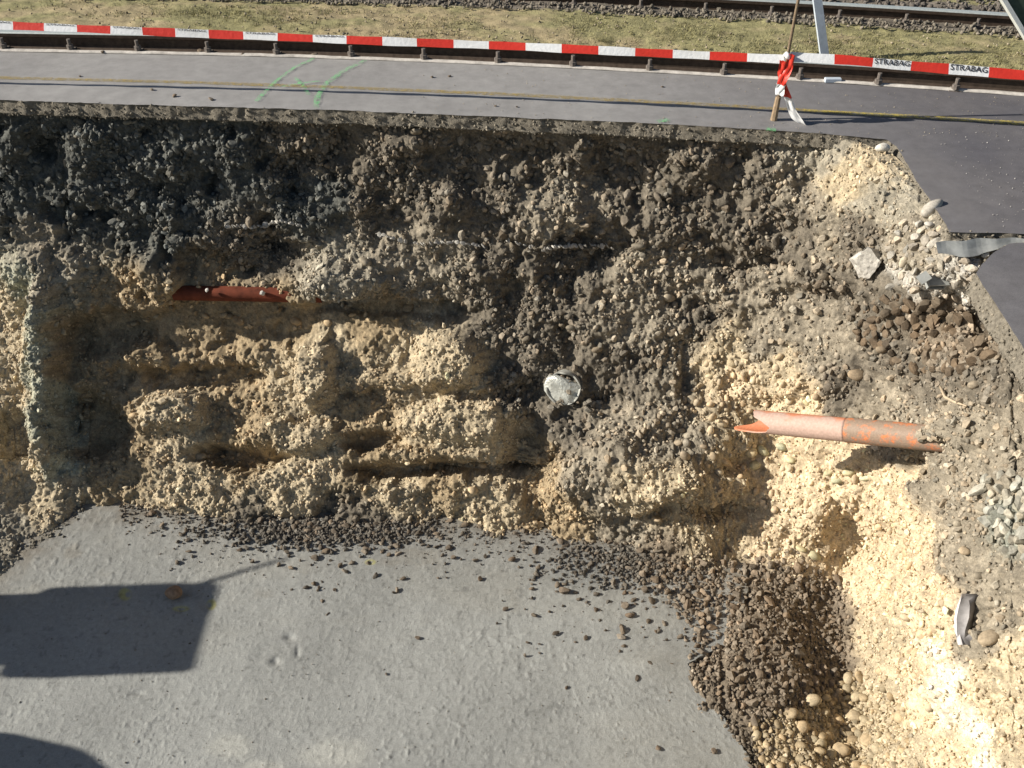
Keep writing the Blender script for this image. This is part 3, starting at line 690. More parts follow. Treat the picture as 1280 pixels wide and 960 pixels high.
def ribbon_blocks(cp, bnd, first_white, tilt0, tilt1, wd):
    c_x = [p[0] for p in cp]; c_y = [p[1] for p in cp]
    n = len(bnd) - 1; out = []
    for k in range(n):
        white = (k % 2 == 0) == first_white
        m = M_WHITE if white else M_RED
        xs = np.linspace(bnd[k], bnd[k + 1], 9); rows_ = []
        pts = np.array([tape_pt(x, np.interp(x, c_x, c_y)) for x in xs])
        def film(x, f, pts=pts, xs=xs):
            q = np.stack([np.interp(x, xs, pts[:, a_]) for a_ in range(3)], -1); fr = (x - bnd[0]) / (bnd[-1] - bnd[0]); tl = tilt0 + (tilt1 - tilt0) * fr + .12 * np.sin(x * .021)
            w_ = wd * (1 - .1 * np.sin(x * .013) ** 2)
            q[..., 2] += f * w_ * np.cos(tl); q[..., 1] += f * w_ * np.sin(tl) + .004 * np.sin(x * .09 + f * 3)
            return q
        for f in np.linspace(-.5, .5, 7): rows_.append(film(xs, f))
        o = grid_mesh('white_block' if white else 'red_block', np.array(rows_), m); o.parent = tape; o.matrix_parent_inverse = Matrix.Translation(-tape.location)
        out.append((o, white, xs, film))
    return out
def text_mesh(s):
    cu = bpy.data.curves.new('lettering', 'FONT'); cu.body = s; cu.size = 1.0; cu.align_x = 'CENTER'; cu.align_y = 'CENTER'; cu.resolution_u = 3; cu.offset = .012
    tmp = bpy.data.objects.new('lettering_tmp', cu); COL.objects.link(tmp); bpy.context.view_layer.update()
    me = bpy.data.meshes.new_from_object(tmp.evaluated_get(bpy.context.evaluated_depsgraph_get())); bpy.data.objects.remove(tmp); bpy.data.curves.remove(cu)
    me.materials.clear(); me.materials.append(M_INK); me.name = 'lettering'; return me
TXT = text_mesh('STRABAG')
tw = max(v.co.x for v in TXT.vertices) - min(v.co.x for v in TXT.vertices)
for blocks, hfac in ((ribbon_blocks(cen, bnd1, False, .5, .45, .06), .28), (ribbon_blocks(cen2, bnd2, True, .45, .35, .068), .95)):
    for (o, white, xs, film) in blocks:
        if not white or xs[0] > 1300 or (400 < xs[0] < 1080): continue
        tv = np.array([v.co[:] for v in TXT.vertices]); fw = .84 if hfac < .5 else .92
        xx = (xs[0] + xs[-1]) / 2 + tv[:, 0] / tw * (xs[-1] - xs[0]) * fw; ff = (.36 + tv[:, 1] * .3 if hfac < .5 else .17 + tv[:, 1] * .78)
        tp_ = film(xx, ff); tp_[:, 1] -= .0035; tp_[:, 2] += .001
        t = mesh_obj('lettering', tp_, [p.vertices[:] for p in TXT.polygons], M_INK, o)
# loose ends knotted to the stake
def hang(name, pts, wpx, m, dY):
    L = np.array([at_y(a, b, YS - dY - .004 * k) for k, (a, b) in enumerate(pts)]); L = resample(L, .015)
    fr = np.linspace(0, 1, len(L)); wv = np.interp(fr, np.linspace(0, 1, len(wpx)), wpx) / 175.0
    rows_ = []
    for f in (-.5, -.25, 0, .25, .5):
        q = L.copy(); q[:, 0] += f * wv * 1.1; q[:, 1] -= f * wv * .9; q[:, 1] += .012 * np.cos(f * 9 + fr * 7); rows_.append(q)
    o = grid_mesh(name, np.array(rows_), m); o.parent = tape; o.matrix_parent_inverse = Matrix.Translation(-tape.location); return o
hang('red_tail', [(979, 76), (976, 92), (979, 106)], [7, 6, 7], M_RED, .03)
hang('red_tail', [(990, 68), (986, 84), (979, 97), (976, 106)], [6, 8, 8, 8], M_RED, .05)
hang('white_tail', [(976, 105), (974, 119)], [9, 8], M_WHITE, .055)
hang('red_tail', [(979, 104), (985, 122)], [6, 8], M_RED, .045)
hang('white_tail', [(985, 122), (990, 138), (998, 152), (1008, 159)], [8, 9, 12, 8], M_WHITE, .05)
bm = bmesh.new(); tube(bm, [at_y(981, 66, YS - .02), at_y(985, 70, YS - .03), at_y(988, 75, YS - .02)], [.014, .022, .014], 8)
k_ = bm_obj('knot', bm, M_WHITE, tape, True); k_.matrix_parent_inverse = Matrix.Translation(-tape.location)
stake = empty('steel_stake', SB); tag(stake, 'thin rusty steel stake with knotted tape, driven at the asphalt edge', 'stake')
M_STAKE = mat_plain('rusty_rod', (.2, .15, .1), .8, .35, 50, .1); M_SLEEVE = mat_plain('wooden_sleeve', (.27, .2, .13), .85, .3, 40)
tp = at_y(999, -6, YS); tp2 = SB + (tp - SB) * 1.35
bm = bmesh.new(); tube(bm, [SB - (0, 0, .1), SB + (tp - SB) * .5 + (0.006, 0, 0), tp, tp2], .0115, 8); r_ = bm_obj('rod', bm, M_STAKE, stake, True); r_.matrix_parent_inverse = Matrix.Translation(-stake.location)
bm = bmesh.new(); s1 = SB + (tp - SB) * .2; tube(bm, [SB - (0, 0, .02), SB * .5 + s1 * .5, s1], [.026, .023, .02], 8); r_ = bm_obj('sleeve', bm, M_SLEEVE, stake); r_.matrix_parent_inverse = Matrix.Translation(-stake.location)

# pale post and dark beam standing in the track
pb = at_z(1027.5, 80, -0.02); pt = at_y(1015, -14, pb[1] + .02); pt = pb + (pt - pb) * 1.5
post = empty('steel_post', pb); tag(post, 'pale blue grey angle steel post standing between the rails', 'post')
def angle_bar(name, a, b, w, d_, th, m, root, side=Vector((1, 0, 0))):
    a, b = Vector(a), Vector(b); ax = (b - a).normalized(); X = (side - ax * side.dot(ax)).normalized(); Yv = ax.cross(X)
    pf = [(0, 0), (w, 0), (w, th), (th, th), (th, d_), (0, d_)]
    V = [a + X * p + Yv * q for p, q in pf] + [b + X * p + Yv * q for p, q in pf]; n = len(pf)
    Fc = [(k, (k + 1) % n, n + (k + 1) % n, n + k) for k in range(n)] + [tuple(range(n))[::-1], tuple(range(n, 2 * n))]
    o = mesh_obj(name, V, Fc, m, root); o.matrix_parent_inverse = Matrix.Translation(-Vector(root.location)); return o
M_GALV = mat_plain('galvanised_steel', (.55, .62, .70), .5, .12, 20, .15); M_DGRN = mat_plain('dark_green_paint', (.05, .075, .055), .55, .25, 18); M_WPNT = mat_plain('white_paint', (.75, .78, .76), .55, .12, 25)
angle_bar('upright', pb, pt, .066, .05, .008, M_GALV, post)
bm = bmesh.new(); box(bm, Vector(pb) + Vector((.03, .02, -.0)), (.14, .12, .02)); bp = bm_obj('base_plate', bm, M_GALV, post); bp.matrix_parent_inverse = Matrix.Translation(-post.location)
b0 = at_z(1313, 92, 0.0); b1 = at_y(1250, -12, b0[1] + .05); b1 = b0 + (b1 - b0) * 1.4
beam = empty('steel_brace', b0); tag(beam, 'slanting dark green steel brace with a white edge, beyond the tape', 'brace')
def bar(name, a, b, w, d_, off, m, root):
    a, b = Vector(a), Vector(b); ax = (b - a).normalized(); X = Vector((1, 0, 0)); X = (X - ax * X.dot(ax)).normalized(); Yv = ax.cross(X)
    V = [q + X * (off + sx_ * w / 2) + Yv * (sy_ * d_ / 2) for q in (a, b) for sx_, sy_ in ((-1, -1), (1, -1), (1, 1), (-1, 1))]
    o = mesh_obj(name, V, [(0, 1, 2, 3), (7, 6, 5, 4), (0, 4, 5, 1), (1, 5, 6, 2), (2, 6, 7, 3), (3, 7, 4, 0)], m, root); o.matrix_parent_inverse = Matrix.Translation(-Vector(root.location)); return o
bar('white_edge', b0, b1, .03, .09, -.015, M_WPNT, beam); bar('green_flange', b0, b1, .13, .06, .066, M_DGRN, beam)
bm = bmesh.new(); pp = at_z(1041, 100, 0.02); box(bm, pp, (.13, .04, .035)); bmesh.ops.bevel(bm, geom=bm.edges[:], offset=.005, segments=1, affect='EDGES')
tag(bm_obj('marker_block', bm, M_GALV), 'small pale block lying at the rail foot below the tape', 'block')

# ================================================================== PIPES AND DEBRIS
M_PVC = None
def mat_pvc(name, c, dust, lo, hi):
    t = NT(name); n = t.noise(14, 6, .7); n2 = t.noise(90, 4, .7)
    f = t.ramp(n, [(lo, 0.0), (hi, 1.0)]); col_ = t.mix(c, dust, f); col_ = t.mix(col_, t.ramp(n2, [(.3, .8), (.7, 1.2)]), 1.0, 'MULTIPLY')
    t.color(col_); t.rough(.55); t.bump(n2, .3, .003); return t.m
M_PVC = mat_pvc('orange_brown_pipe', (.5, .17, .08), (.42, .34, .29), .34, .6); M_MUD = mat_pvc('muddy_pipe', (.6, .19, .07), (.27, .2, .15), .36, .5)
def mat_dusty():
    t = NT('dusty_orange_plastic'); a = t.n('ShaderNodeAttribute', attribute_name='soil').outputs['Color']
    n = t.noise(60, 5, .7); t.color(t.mix(a, t.ramp(n, [(.3, .8), (.7, 1.18)]), 1.0, 'MULTIPLY')); t.rough(.6); t.bump(n, .3, .003); return t.m
M_DPIPE = mat_dusty()
M_CLAY = mat_plain('clay_pipe', (.14, .036, .018), .85, .5, 9, bump=.5)
def pipe_obj(name, a, b, r, th, m, root, seg=40, broken=None, n=40, paint_=None):
    """hollow pipe; broken(angle) shortens the start"""
    a, b = np.array(a), np.array(b); ax = (b - a) / np.linalg.norm(b - a); L = np.linalg.norm(b - a)
    u = np.cross(ax, [0, 0, 1.0]); u /= np.linalg.norm(u); v = np.cross(u, ax)
    ang = np.linspace(0, 2 * np.pi, seg + 1)
    st_ = np.array([broken(t) if broken else 0 for t in ang]); st_[-1] = st_[0]
    rings = []
    for rad, order in ((r, range(n)), (r - th, range(n - 1, -1, -1))):
        for k in order:
            s = st_ + (L - st_) * k / (n - 1)
            rings.append(a + ax * s[:, None] + rad * (np.cos(ang)[:, None] * u + np.sin(ang)[:, None] * v))
    rings.append(rings[0]); RG = np.array(rings); pc = None
    if paint_:
        dn = fbm(RG * 11, 4, 6) ; fr = np.cos(ang - .35)[None]
        du = smooth(.0, .55, fr + .9 * dn); base_, dust_ = np.array(paint_[0]), np.array(paint_[1]); du = np.clip(du * paint_[2] + paint_[3], 0, 1)
        pc = base_ * (1 - du[..., None]) + dust_ * du[..., None]; pc[n:-1] = base_ * .8
    o = grid_mesh(name, RG, m, pc); o.parent = root
    if root: o.matrix_parent_inverse = Matrix.Translation(-Vector(root.location))
    return o
# orange pipe coming out of the right bank
j_, i_ = idx(1172, 548); pr = WALL[j_, i_]
Yl = float(on_wall(950, 528)[1]) - .06
p_left = at_y(916, 524, min(Yl, pr[1] + .75))
p_right = at_y(1180, 549, pr[1] + .03)
rr = 0.5 * 29 / F_PX * np.linalg.norm(0.5 * (p_left + p_right) - CAM) * .985
drn = empty('drain_pipe', 0.5 * (p_left + p_right)); tag(drn, 'broken orange plastic drain pipe sticking out of the lit gravel bank', 'pipe')
Ld = np.linalg.norm(p_right - p_left); axp = (p_right - p_left) / Ld
def brk(t):
    # t: 0..2pi, 3pi/2 is the underside; the lower lip runs out to a point
    lo_ = max(0, -math.sin(t)); fr_ = max(0, math.cos(t)); up_ = max(0, math.sin(t))
    return Ld * (.125 + .085 * fr_ ** 2 - .01 * up_ - .125 * lo_ ** 4 + .006 * math.sin(5 * t) + .004 * math.sin(11 * t))
p_j = p_left + axp * Ld * .57
pipe_obj('barrel', p_left, p_j, rr, .012, M_DPIPE, drn, broken=brk, paint_=((.55, .2, .1), (.46, .335, .28), .9, .05))
pipe_obj('muddy_end', p_j + axp * .002, p_right + axp * .25, rr * 1.04, .02, M_MUD, drn)
# clay pipe in the shaded recess
cl_a = at_y(226, 368, float(on_wall(226, 372)[1]) - .03); cl_b = at_y(392, 370, float(on_wall(385, 372)[1]) - .03)
m_y = min(float(on_wall(x, 368)[1]) for x in (250, 280, 310, 340, 365)) + .055
cl_a, cl_b = at_y(218, 366, m_y), at_y(402, 369, m_y)
cl = empty('clay_pipe', 0.5 * (cl_a + cl_b)); tag(cl, 'dull red clay pipe lying lengthwise in the shaded earth face', 'pipe')
pipe_obj('barrel', cl_a, cl_b, .062, .012, M_CLAY, cl)
for px_, py_, s_ in ((259, 363, .022), (329, 367, .032)): tag(stone('stone', CLD[3], at_y(px_, py_, m_y - .07), (s_ * .7, s_, s_ * 1.2), (.5, .48, .44)), 'white stone chip stuck on the red clay pipe', 'stone', 'white chips on the clay pipe')
# grey pipe stub with crumpled filling
sc = on_wall(703, 485, -.01); stub = empty('pipe_stub', sc); tag(stub, 'round grey pipe end with a pale crumpled plug in dark soil', 'pipe')
M_STUB = mat_plain('grey_plastic', (.34, .34, .31), .4, .3, 20); M_PLUG = mat_plain('pale_foil', (.5, .51, .47), .3, .45, 9, .3, bump=.6, bdist=.02)
nd = Vector((-.25, -.85, .35)).normalized(); sa = Vector(sc) + nd * .05; sb_ = Vector(sc) - nd * .25
pipe_obj('pipe_wall', sa, sb_, .138, .013, M_STUB, stub, broken=lambda t: .015 + .014 * math.sin(3 * t) + .01 * math.sin(7 * t), n=8)
V, Fc = ico(3); pk = V.copy(); pk *= (1 + .2 * fbm(V * 2.2, 3, 4) + .13 * (0.5 - worley(V * 2.0, 4)[0]))[:, None]; qz = nd.to_track_quat('Z', 'Y').to_matrix(); pk = (pk * np.array([.112, .112, .075])) @ np.array(qz).T
pq = stone_mesh('plug', 91, 'clod', 3); pa = np.empty(len(pq.vertices) * 3); pq.vertices.foreach_get('co', pa); pa = pa.reshape(-1, 3); pa = (pa * np.array([.135, .15, .085])) @ np.array(qz).T
pl = mesh_obj('plug', pa, Fc, M_PLUG, stub); pl.location = nd * .02
# big pale block, stones on the rim
def big(name, mesh, px, py, s, col_, label, cat='stone', z=None, rot=None, out=.0):
    p = at_z(px, py, z) if z is not None else on_wall(px, py, out)
    return tag(stone(name, mesh, p, s, col_, rot), label, cat)
RUB = stone_mesh('rubble_block', 77, 'clod', 4)
rv_ = np.empty(len(RUB.vertices) * 3); RUB.vertices.foreach_get('co', rv_); rv_ = rv_.reshape(-1, 3); rv_ *= (1 + .1 * fbm(rv_ * 4, 4, 3) + .09 * (.5 - worley(rv_ * 4.5, 3)[0]))[:, None]; RUB.vertices.foreach_set('co', rv_.ravel())
big('rubble_block', RUB, 1096, 326, (.14, .11, .19), (.46, .44, .4), 'big pale mortar crusted rubble block beside the dark clods', 'rubble', rot=(.2, .3, .4), out=.09)
big('stone', PEB[1], 1105, 181, (.06, .05, .05), (.6, .57, .5), 'white stone on the corner of the asphalt edge', out=.03)
big('stone', PEB[2], 1166, 265, (.09, .06, .06), (.42, .39, .34), 'smooth oval grey stone at the asphalt edge above the metal strip', out=.03)
big('stone', PEB[4], 1160, 283, (.045, .04, .03), (.5, .47, .42), 'pale flat stone at the end of the metal strip', out=.02)
big('stone', PEB[0], 1133, 330, (.035, .03, .07), (.48, .42, .32), 'tall tan stone standing beside the pale rubble block', out=.03, rot=(.1, .2, .3))
big('stone', PEB[3], 1226, 297, (.04, .03, .03), (.55, .42, .34), 'small pinkish stone in the slot of the asphalt', z=-.05)
big('stone', CLD[4], 1233, 318, (.03, .03, .02), (.6, .58, .52), 'small white stone by the metal strip', out=.03)
big('round_stone', PEB[5], 217, 741, (.07, .066, .062), (.3, .2, .13), 'round brown stone lying alone in the shadow on the concrete', z=-2.955, rot=(.1, .1, .5))
M_METAL = mat_plain('weathered_sheet', (.3, .31, .3), .65, .3, 12, .1)
ms_a, ms_b, ms_c, ms_d = at_z(1170, 303, -.01), at_z(1216, 299, -.01), at_z(1252, 297, -.015), at_z(1330, 301, -.03)
mstrip = empty('metal_strip', ms_a); tag(mstrip, 'bent grey sheet metal strip lying in the slot of the asphalt', 'metal strip')
ln_ = resample(np.array([ms_a, ms_b, ms_c, ms_d]), .03); rows_ = []
for k, (dy, dz) in enumerate(((0, 0), (-.028, -.03), (-.055, -.05), (-.058, -.053), (-.031, -.033), (0, -.004))):
    q = ln_.copy(); f = np.interp(np.arange(len(q)), [0, 4, len(q) * .3, len(q) * .5, len(q)], [.7, 1, 1.1, .55, .3]); q[:, 1] += dy * 1.6 * f + .01 * np.sin(np.arange(len(q)) * .9); q[:, 2] += dz * f; rows_.append(q)
o = grid_mesh('sheet', np.array(rows_), M_METAL); o.data.polygons.foreach_set('use_smooth', np.zeros(len(o.data.polygons), bool)); o.parent = mstrip; o.matrix_parent_inverse = Matrix.Translation(-mstrip.location)
# broken metal box
bx_c = on_wall(1166, 354, .015); mb = empty('broken_box', bx_c); tag(mb, 'small broken grey metal box with a dark open slot among the rubble', 'metal box')
bm = bmesh.new(); rt = Euler((.5, .05, .12))
for c, s in (((0, 0, .022), (.13, .07, .01)), ((0, 0, -.022), (.11, .07, .01)), ((-.058, 0, 0), (.01, .07, .04)), ((.052, 0, 0), (.01, .07, .04))):
    cv = Vector(c); cv.rotate(rt); box(bm, cv, s, rt)
bm_obj('frame', bm, M_METAL, mb)
bm = bmesh.new(); cv = Vector((0, .04, 0)); cv.rotate(rt); box(bm, cv, (.115, .008, .05), rt); bm_obj('back_plate', bm, M_STEEL, mb)
bm = bmesh.new(); cv = Vector((-.1, .01, .045)); cv.rotate(rt); box(bm, cv, (.07, .06, .008), Euler((.5, -.5, .3))); bm_obj('torn_flap', bm, M_METAL, mb)
# torn plastic pipe mouth in the right bank
tc_ = on_wall(1208, 768, .02); tm = empty('torn_hose', tc_); tag(tm, 'torn pale plastic hose end with a dark mouth in the brown bank', 'hose')
M_HOSE = mat_plain('pale_plastic', (.62, .6, .6), .4, .15, 20); M_HOLE = mat_plain('hose_inside', (.26, .25, .25), .6, .3, 20)
L_ = np.array([at_x(a, b, tc_[0] - .03) for a, b in ((1213, 742), (1207, 757), (1203, 772), (1204, 790), (1208, 806))]); L2 = np.array([at_x(a, b, tc_[0] - .01) for a, b in ((1214, 743), (1217, 757), (1216, 772), (1211, 788), (1209, 806))])
rows_ = [L_ + (-.02, 0, 0), L_ + (-.045, 0, .0), L_ * .85 + L2 * .15 + (-.04, 0, 0)]
o = grid_mesh('lip', np.array([resample(r, .02)[:14] if False else r for r in rows_]), M_HOSE); o.parent = tm; o.matrix_parent_inverse = Matrix.Translation(-tm.location)
rows_ = [L_ * .85 + L2 * .15 + (-.04, 0, 0), (L_ + L2) / 2 + (.035, 0, 0), L2 + (-.02, 0, 0)]
o = grid_mesh('mouth', np.array(rows_), M_HOLE); o.parent = tm; o.matrix_parent_inverse = Matrix.Translation(-tm.location)
# roots
M_ROOT = mat_plain('root_bark', (.42, .34, .24), .85, .25, 40)
for pts, lb in (([(1180, 484), (1188, 494), (1200, 501), (1212, 506)], 'pale bent root end sticking out above the orange pipe'),):
    bm = bmesh.new(); tube(bm, [on_wall(a, b, .03) for a, b in pts], [.008, .009, .008, .005], 7); tag(bm_obj('root', bm, M_ROOT, None, True), lb, 'root')

# ---- thin pale seam of old paving in the face
def seam(pts, w, label):
    bm = bmesh.new()
    P = resample(np.array([on_wall(a, b, .055) for a, b in pts]), .02)
    for a in P:
        if random.random() < .2: continue
        r_ = bmesh.ops.create_icosphere(bm, subdivisions=1, radius=1.0)
        bmesh.ops.transform(bm, matrix=Matrix.Translation(Vector(a) + Vector((random.uniform(-.01, .01), random.uniform(-.01, .01), random.uniform(-.006, .006)))) @ Euler((random.random(), random.random(), random.random())).to_matrix().to_4x4() @ Matrix.Diagonal((random.uniform(.008, .035), random.uniform(.008, .03), random.uniform(.003, w), 1)), verts=r_['verts'])
    o = bm_obj('paving_seam', bm, mat_plain('seam_mortar', (.42, .4, .36), .9, .4, 30)); o.parent = wall; o['kind'] = 'stuff'
seam([(278, 281), (320, 283), (350, 278), (382, 283)], .011, ''); seam([(640, 303), (680, 303), (700, 305), (750, 306), (770, 306)], .01, ''); seam([(470, 297), (520, 298), (560, 302), (610, 305)], .007, '')

# ================================================================== STONES
def pick_col(c, v=.25):
    c = np.asarray(c, float); w = random.uniform(-.02, .11); return np.clip(c * (1 + random.uniform(-v, v)) * np.array([1 + w, 1, 1 - w]), .02, .75)
def soil_at(px, py): j, i = idx(px, py); return SOIL[j, i]
# pebbles set in the cut face (pieces of the wall)
spots = [(362, 405, 11), (291, 404, 9), (279, 400, 8), (270, 397, 8), (154, 411, 8), (250, 399, 6), (188, 398, 5), (404, 408, 7), (437, 398, 6), (504, 390, 10), (834, 372, 11), (585, 231, 8), (658, 232, 7), (799, 307, 11), (459, 325, 10), (210, 285, 7), (730, 231, 7), (758, 363, 6), (701, 405, 6), (657, 421, 7), (716, 408, 8),
         (748, 437, 9), (1108, 437, 8), (1086, 447, 7), (1073, 425, 7), (1094, 440, 6), (1221, 482, 7), (1031, 345, 9), (1037, 305, 8), (1070, 470, 12), (880, 160, 9), (100, 167, 6), (160, 152, 8), (520, 165, 10), (1190, 585, 6), (1212, 690, 6), (1225, 720, 7), (1245, 800, 10), (1232, 640, 7), (1196, 655, 6), (1060, 590, 9), (1045, 600, 9), (1075, 600, 8), (1035, 590, 7),
         (895, 530, 9), (905, 545, 10), (935, 560, 11), (955, 565, 10), (975, 560, 9), (945, 580, 9), (985, 575, 8), (890, 470, 7), (915, 455, 8), (935, 445, 7), (975, 445, 7), (1005, 505, 6), (520, 455, 6), (820, 650, 8), (770, 690, 7), (870, 720, 7), (600, 590, 7), (590, 610, 8), (240, 570, 10), (180, 520, 7), (195, 530, 7), (640, 305, 6), (1020, 695, 10), (1000, 690, 8), (900, 575, 8), (868, 500, 9), (860, 545, 8), (850, 552, 7)]
for px, py, r in spots:
    c = np.clip(soil_at(px, py) * 1.15 + np.array([.055, .045, .03]), .05, .5); s = r / 172.0
    stone('pebble', random.choice(PEB), on_wall(px, py, s * .25), (s, s * .85, s * .75), pick_col(c, .2), (random.uniform(-.6, .6), random.uniform(-.5, .5), random.uniform(-.6, .6)), wall)
def region_pts(n, poly, mind=0):
    P = np.array(poly, float); lo, hi = P.min(0), P.max(0); out = []; tries = 0
    while len(out) < n and tries < n * 60:
        tries += 1
        q = lo + (hi - lo) * np.array([random.random(), random.random()])
        ins = False; j = len(P) - 1
        for i in range(len(P)):
            if (P[i][1] > q[1]) != (P[j][1] > q[1]) and q[0] < (P[j][0] - P[i][0]) * (q[1] - P[i][1]) / (P[j][1] - P[i][1]) + P[i][0]: ins = not ins
            j = i
        if not ins: continue
        if mind and any((q[0] - a) ** 2 + (q[1] - b) ** 2 < mind * mind for a, b in out): continue
        out.append(tuple(q))
    return out
def wall_stones(n, poly, kind, r0, r1, colf, name, mind=6, sink=.2):
    for px, py in region_pts(n, poly, mind):
        s = random.uniform(r0, r1) / 172.0 * random.choice((.85, 1, 1, 1.15))
        stone(name, random.choice(PEB if kind == 'p' else CLD), on_wall(px, py, s * sink), (s * random.uniform(.9, 1.2), s, s * random.uniform(.8, 1)), colf(px, py), (random.uniform(0, 6), random.uniform(0, 6), random.uniform(0, 6)), wall)
wall_stones(60, [(1110, 300), (1160, 275), (1215, 310), (1215, 360), (1120, 365)], 'c', 3, 7, lambda a, b: pick_col((.33, .31, .27), .35), 'stone', 8)
wall_stones(90, [(1065, 375), (1140, 370), (1225, 390), (1240, 450), (1180, 475), (1120, 455), (1070, 420)], 'c', 5, 9, lambda a, b: pick_col((.12, .095, .068), .3), 'clod')
wall_stones(60, [(1222, 600), (1290, 580), (1290, 700), (1250, 690), (1235, 640)], 'c', 4.5, 8, lambda a, b: pick_col((.3, .295, .255), .35), 'stone', 9, .35)
wall_stones(90, [(830, 520), (900, 430), (1050, 440), (1040, 500), (920, 520), (1000, 580), (1090, 590), (1050, 650), (860, 640)], 'p', 4, 7, lambda a, b: pick_col(soil_at(a, b) * 1.1 + .03, .25), 'pebble', 9)
wall_stones(70, [(1060, 600), (1130, 620), (1180, 760), (1170, 900), (1090, 880), (1080, 700)], 'p', 4, 6, lambda a, b: pick_col(soil_at(a, b) * 1.1, .25), 'pebble', 12)
wall_stones(120, [(440, 170), (900, 190), (1040, 300), (1060, 380), (900, 330), (780, 300), (600, 300), (430, 290)], 'c', 4, 8, lambda a, b: pick_col(soil_at(a, b) * 1.3 + .02, .3), 'clod', 10)
wall_stones(60, [(30, 160), (430, 170), (430, 300), (200, 300), (30, 260)], 'c', 4, 8, lambda a, b: pick_col(soil_at(a, b) * 1.3 + .02, .3), 'clod', 10)
wall_stones(70, [(620, 370), (840, 380), (860, 500), (760, 640), (700, 620), (640, 470)], 'c', 4, 7, lambda a, b: pick_col(soil_at(a, b) * 1.25 + .02, .3), 'clod', 10)

# the heap of brown clods over the edge of the concrete: single things, the rest as one mass
heap_poly = [(790, 705), (850, 700), (905, 695), (1000, 700), (1050, 725), (1065, 790), (1050, 850), (1000, 885), (940, 905), (900, 880), (862, 822), (850, 780), (800, 735)]
def heap_pos(px, py, up):
    j, i = idx(px, py); p = WALL[j, i].copy()
    p[2] = max(p[2], -3.0 if px < np.interp(py, rows, rgt_x) else -9) + up
    return p
for k, (px, py) in enumerate(region_pts(298, heap_poly, 7)):
    s = random.uniform(3.6, 6.2) * random.choice((1, 1, 1, 1.4)) / 185.0
    tag(stone('clod', random.choice(CLD), heap_pos(px, py, s * .3), (s * random.uniform(.9, 1.2), s, s * random.uniform(.75, 1)), pick_col((.185, .152, .115), .3), (random.uniform(0, 6), random.uniform(0, 6), random.uniform(0, 6))),
        'dark brown clod in the heap spilled over the concrete edge', 'clod', 'clods of the dark brown heap')
for px, py in region_pts(210, [(935, 905), (1000, 890), (1060, 840), (1120, 850), (1150, 960), (945, 975)], 8):
    s = random.uniform(2.8, 5.5) * random.choice((1, 1, 1.3, 1.8)) / 190.0
    tag(stone('pebble', random.choice(PEB), heap_pos(px, py, s * .25), (s, s * random.uniform(.8, 1), s * random.uniform(.7, .9)), pick_col((.36, .3, .2), .3)),
        'pale rounded pebble on the gravel below the dark heap', 'pebble', 'pale pebbles below the heap')
for px, py in ((1060, 850), (1000, 912), (1065, 895), (1012, 878), (985, 895), (1080, 925), (1050, 940)):
    s = random.uniform(11, 13) / 190.0
    tag(stone('cobble', random.choice(PEB), heap_pos(px, py, s * .3), (s, s * .9, s * .75), pick_col((.38, .32, .22), .15)), 'larger rounded tan cobble among the pale pebbles below the heap', 'cobble', 'tan cobbles below the heap')
# loose dark lumps on the concrete
def conc_stone(px, py, r, c, label, group, ms, cat, name):
    s = r / (150 + (py - 640) * .13)
    p = at_z(px, py, Z_FLOOR); p[2] += s * .38
    tag(stone(name, random.choice(ms), p, (s, s * random.uniform(.75, 1), s * random.uniform(.6, .8)), c, (random.uniform(-.3, .3), random.uniform(-.3, .3), random.uniform(0, 6.3))), label, cat, group)
cnt = 0
while cnt < 290:
    px = random.choice((random.uniform(180, 850), random.triangular(640, 860, 800), random.gauss(420, 60))); f_ = float(np.interp(px, fx, fy)); py = f_ + 4 + random.expovariate(1 / 22.0) * (1 + 1.2 * (px > 660))
    if py > f_ + 150 or px > np.interp(py, rows, rgt_x) - 6: continue
    r = min(7, random.uniform(2.6, 4.6) * random.choice((1, 1, 1, 1.4)))
    conc_stone(px, py, r, pick_col((.14, .12, .095), .35), 'small dark lump strewn on the concrete along the foot of the earth face', 'lumps strewn along the foot of the face', CLD, 'lump', 'lump'); cnt += 1
for px, py, r in ((705, 740, 9), (632, 762, 4), (522, 798, 3.5), (796, 849, 4.5), (822, 936, 4.5), (892, 940, 5), (786, 770, 6), (732, 798, 4.5), (745, 762, 4), (418, 738, 3), (708, 860, 3), (560, 686, 6), (660, 804, 3), (780, 742, 4), (820, 790, 4), (640, 700, 5), (300, 688, 4), (190, 643, 7), (325, 652, 6), (600, 724, 4)):
    conc_stone(px, py, r, pick_col((.13, .105, .08), .25), 'lone dark stone lying out on the open concrete away from the face', 'lone stones out on the concrete', CLD, 'stone', 'stone')

# ---- the mass of gravel too fine to pick apart
def sample_wall(n, wfun):
    A = np.linalg.norm(np.cross(np.gradient(WALL, axis=0), np.gradient(WALL, axis=1)), axis=-1)
    w = A * wfun; w = w.ravel() / w.sum(); k = np.searchsorted(np.cumsum(w), rng.random(n)); k = np.clip(k, 0, w.size - 1)
    return k
def wall_scatter(name, n, wfun, r0, r1, pw, coll, bright=1.12, add=.02, var=.28, sink=.15, flat=True):
    k = sample_wall(n, wfun); P = WALL.reshape(-1, 3)[k]; N = NW.reshape(-1, 3)[k]
    s = r0 + (r1 - r0) * rng.random(n) ** pw
    P = P + N * (s * sink)[:, None] + rng.normal(size=(n, 3)) * .003
    sc_ = s[:, None] * rng.uniform(.7, 1.15, (n, 3))
    c = SOIL.reshape(-1, 3)[k] * bright + add; w_ = rng.uniform(-.04, .09, (n, 1)); c = c * (1 + rng.uniform(-var, var, (n, 1))) * np.concatenate([1 + w_, 0 * w_ + 1, 1 - w_], 1)
    return scatter(name, P, sc_, rnd_rot(n), np.clip(c, .015, .7), coll, wall)
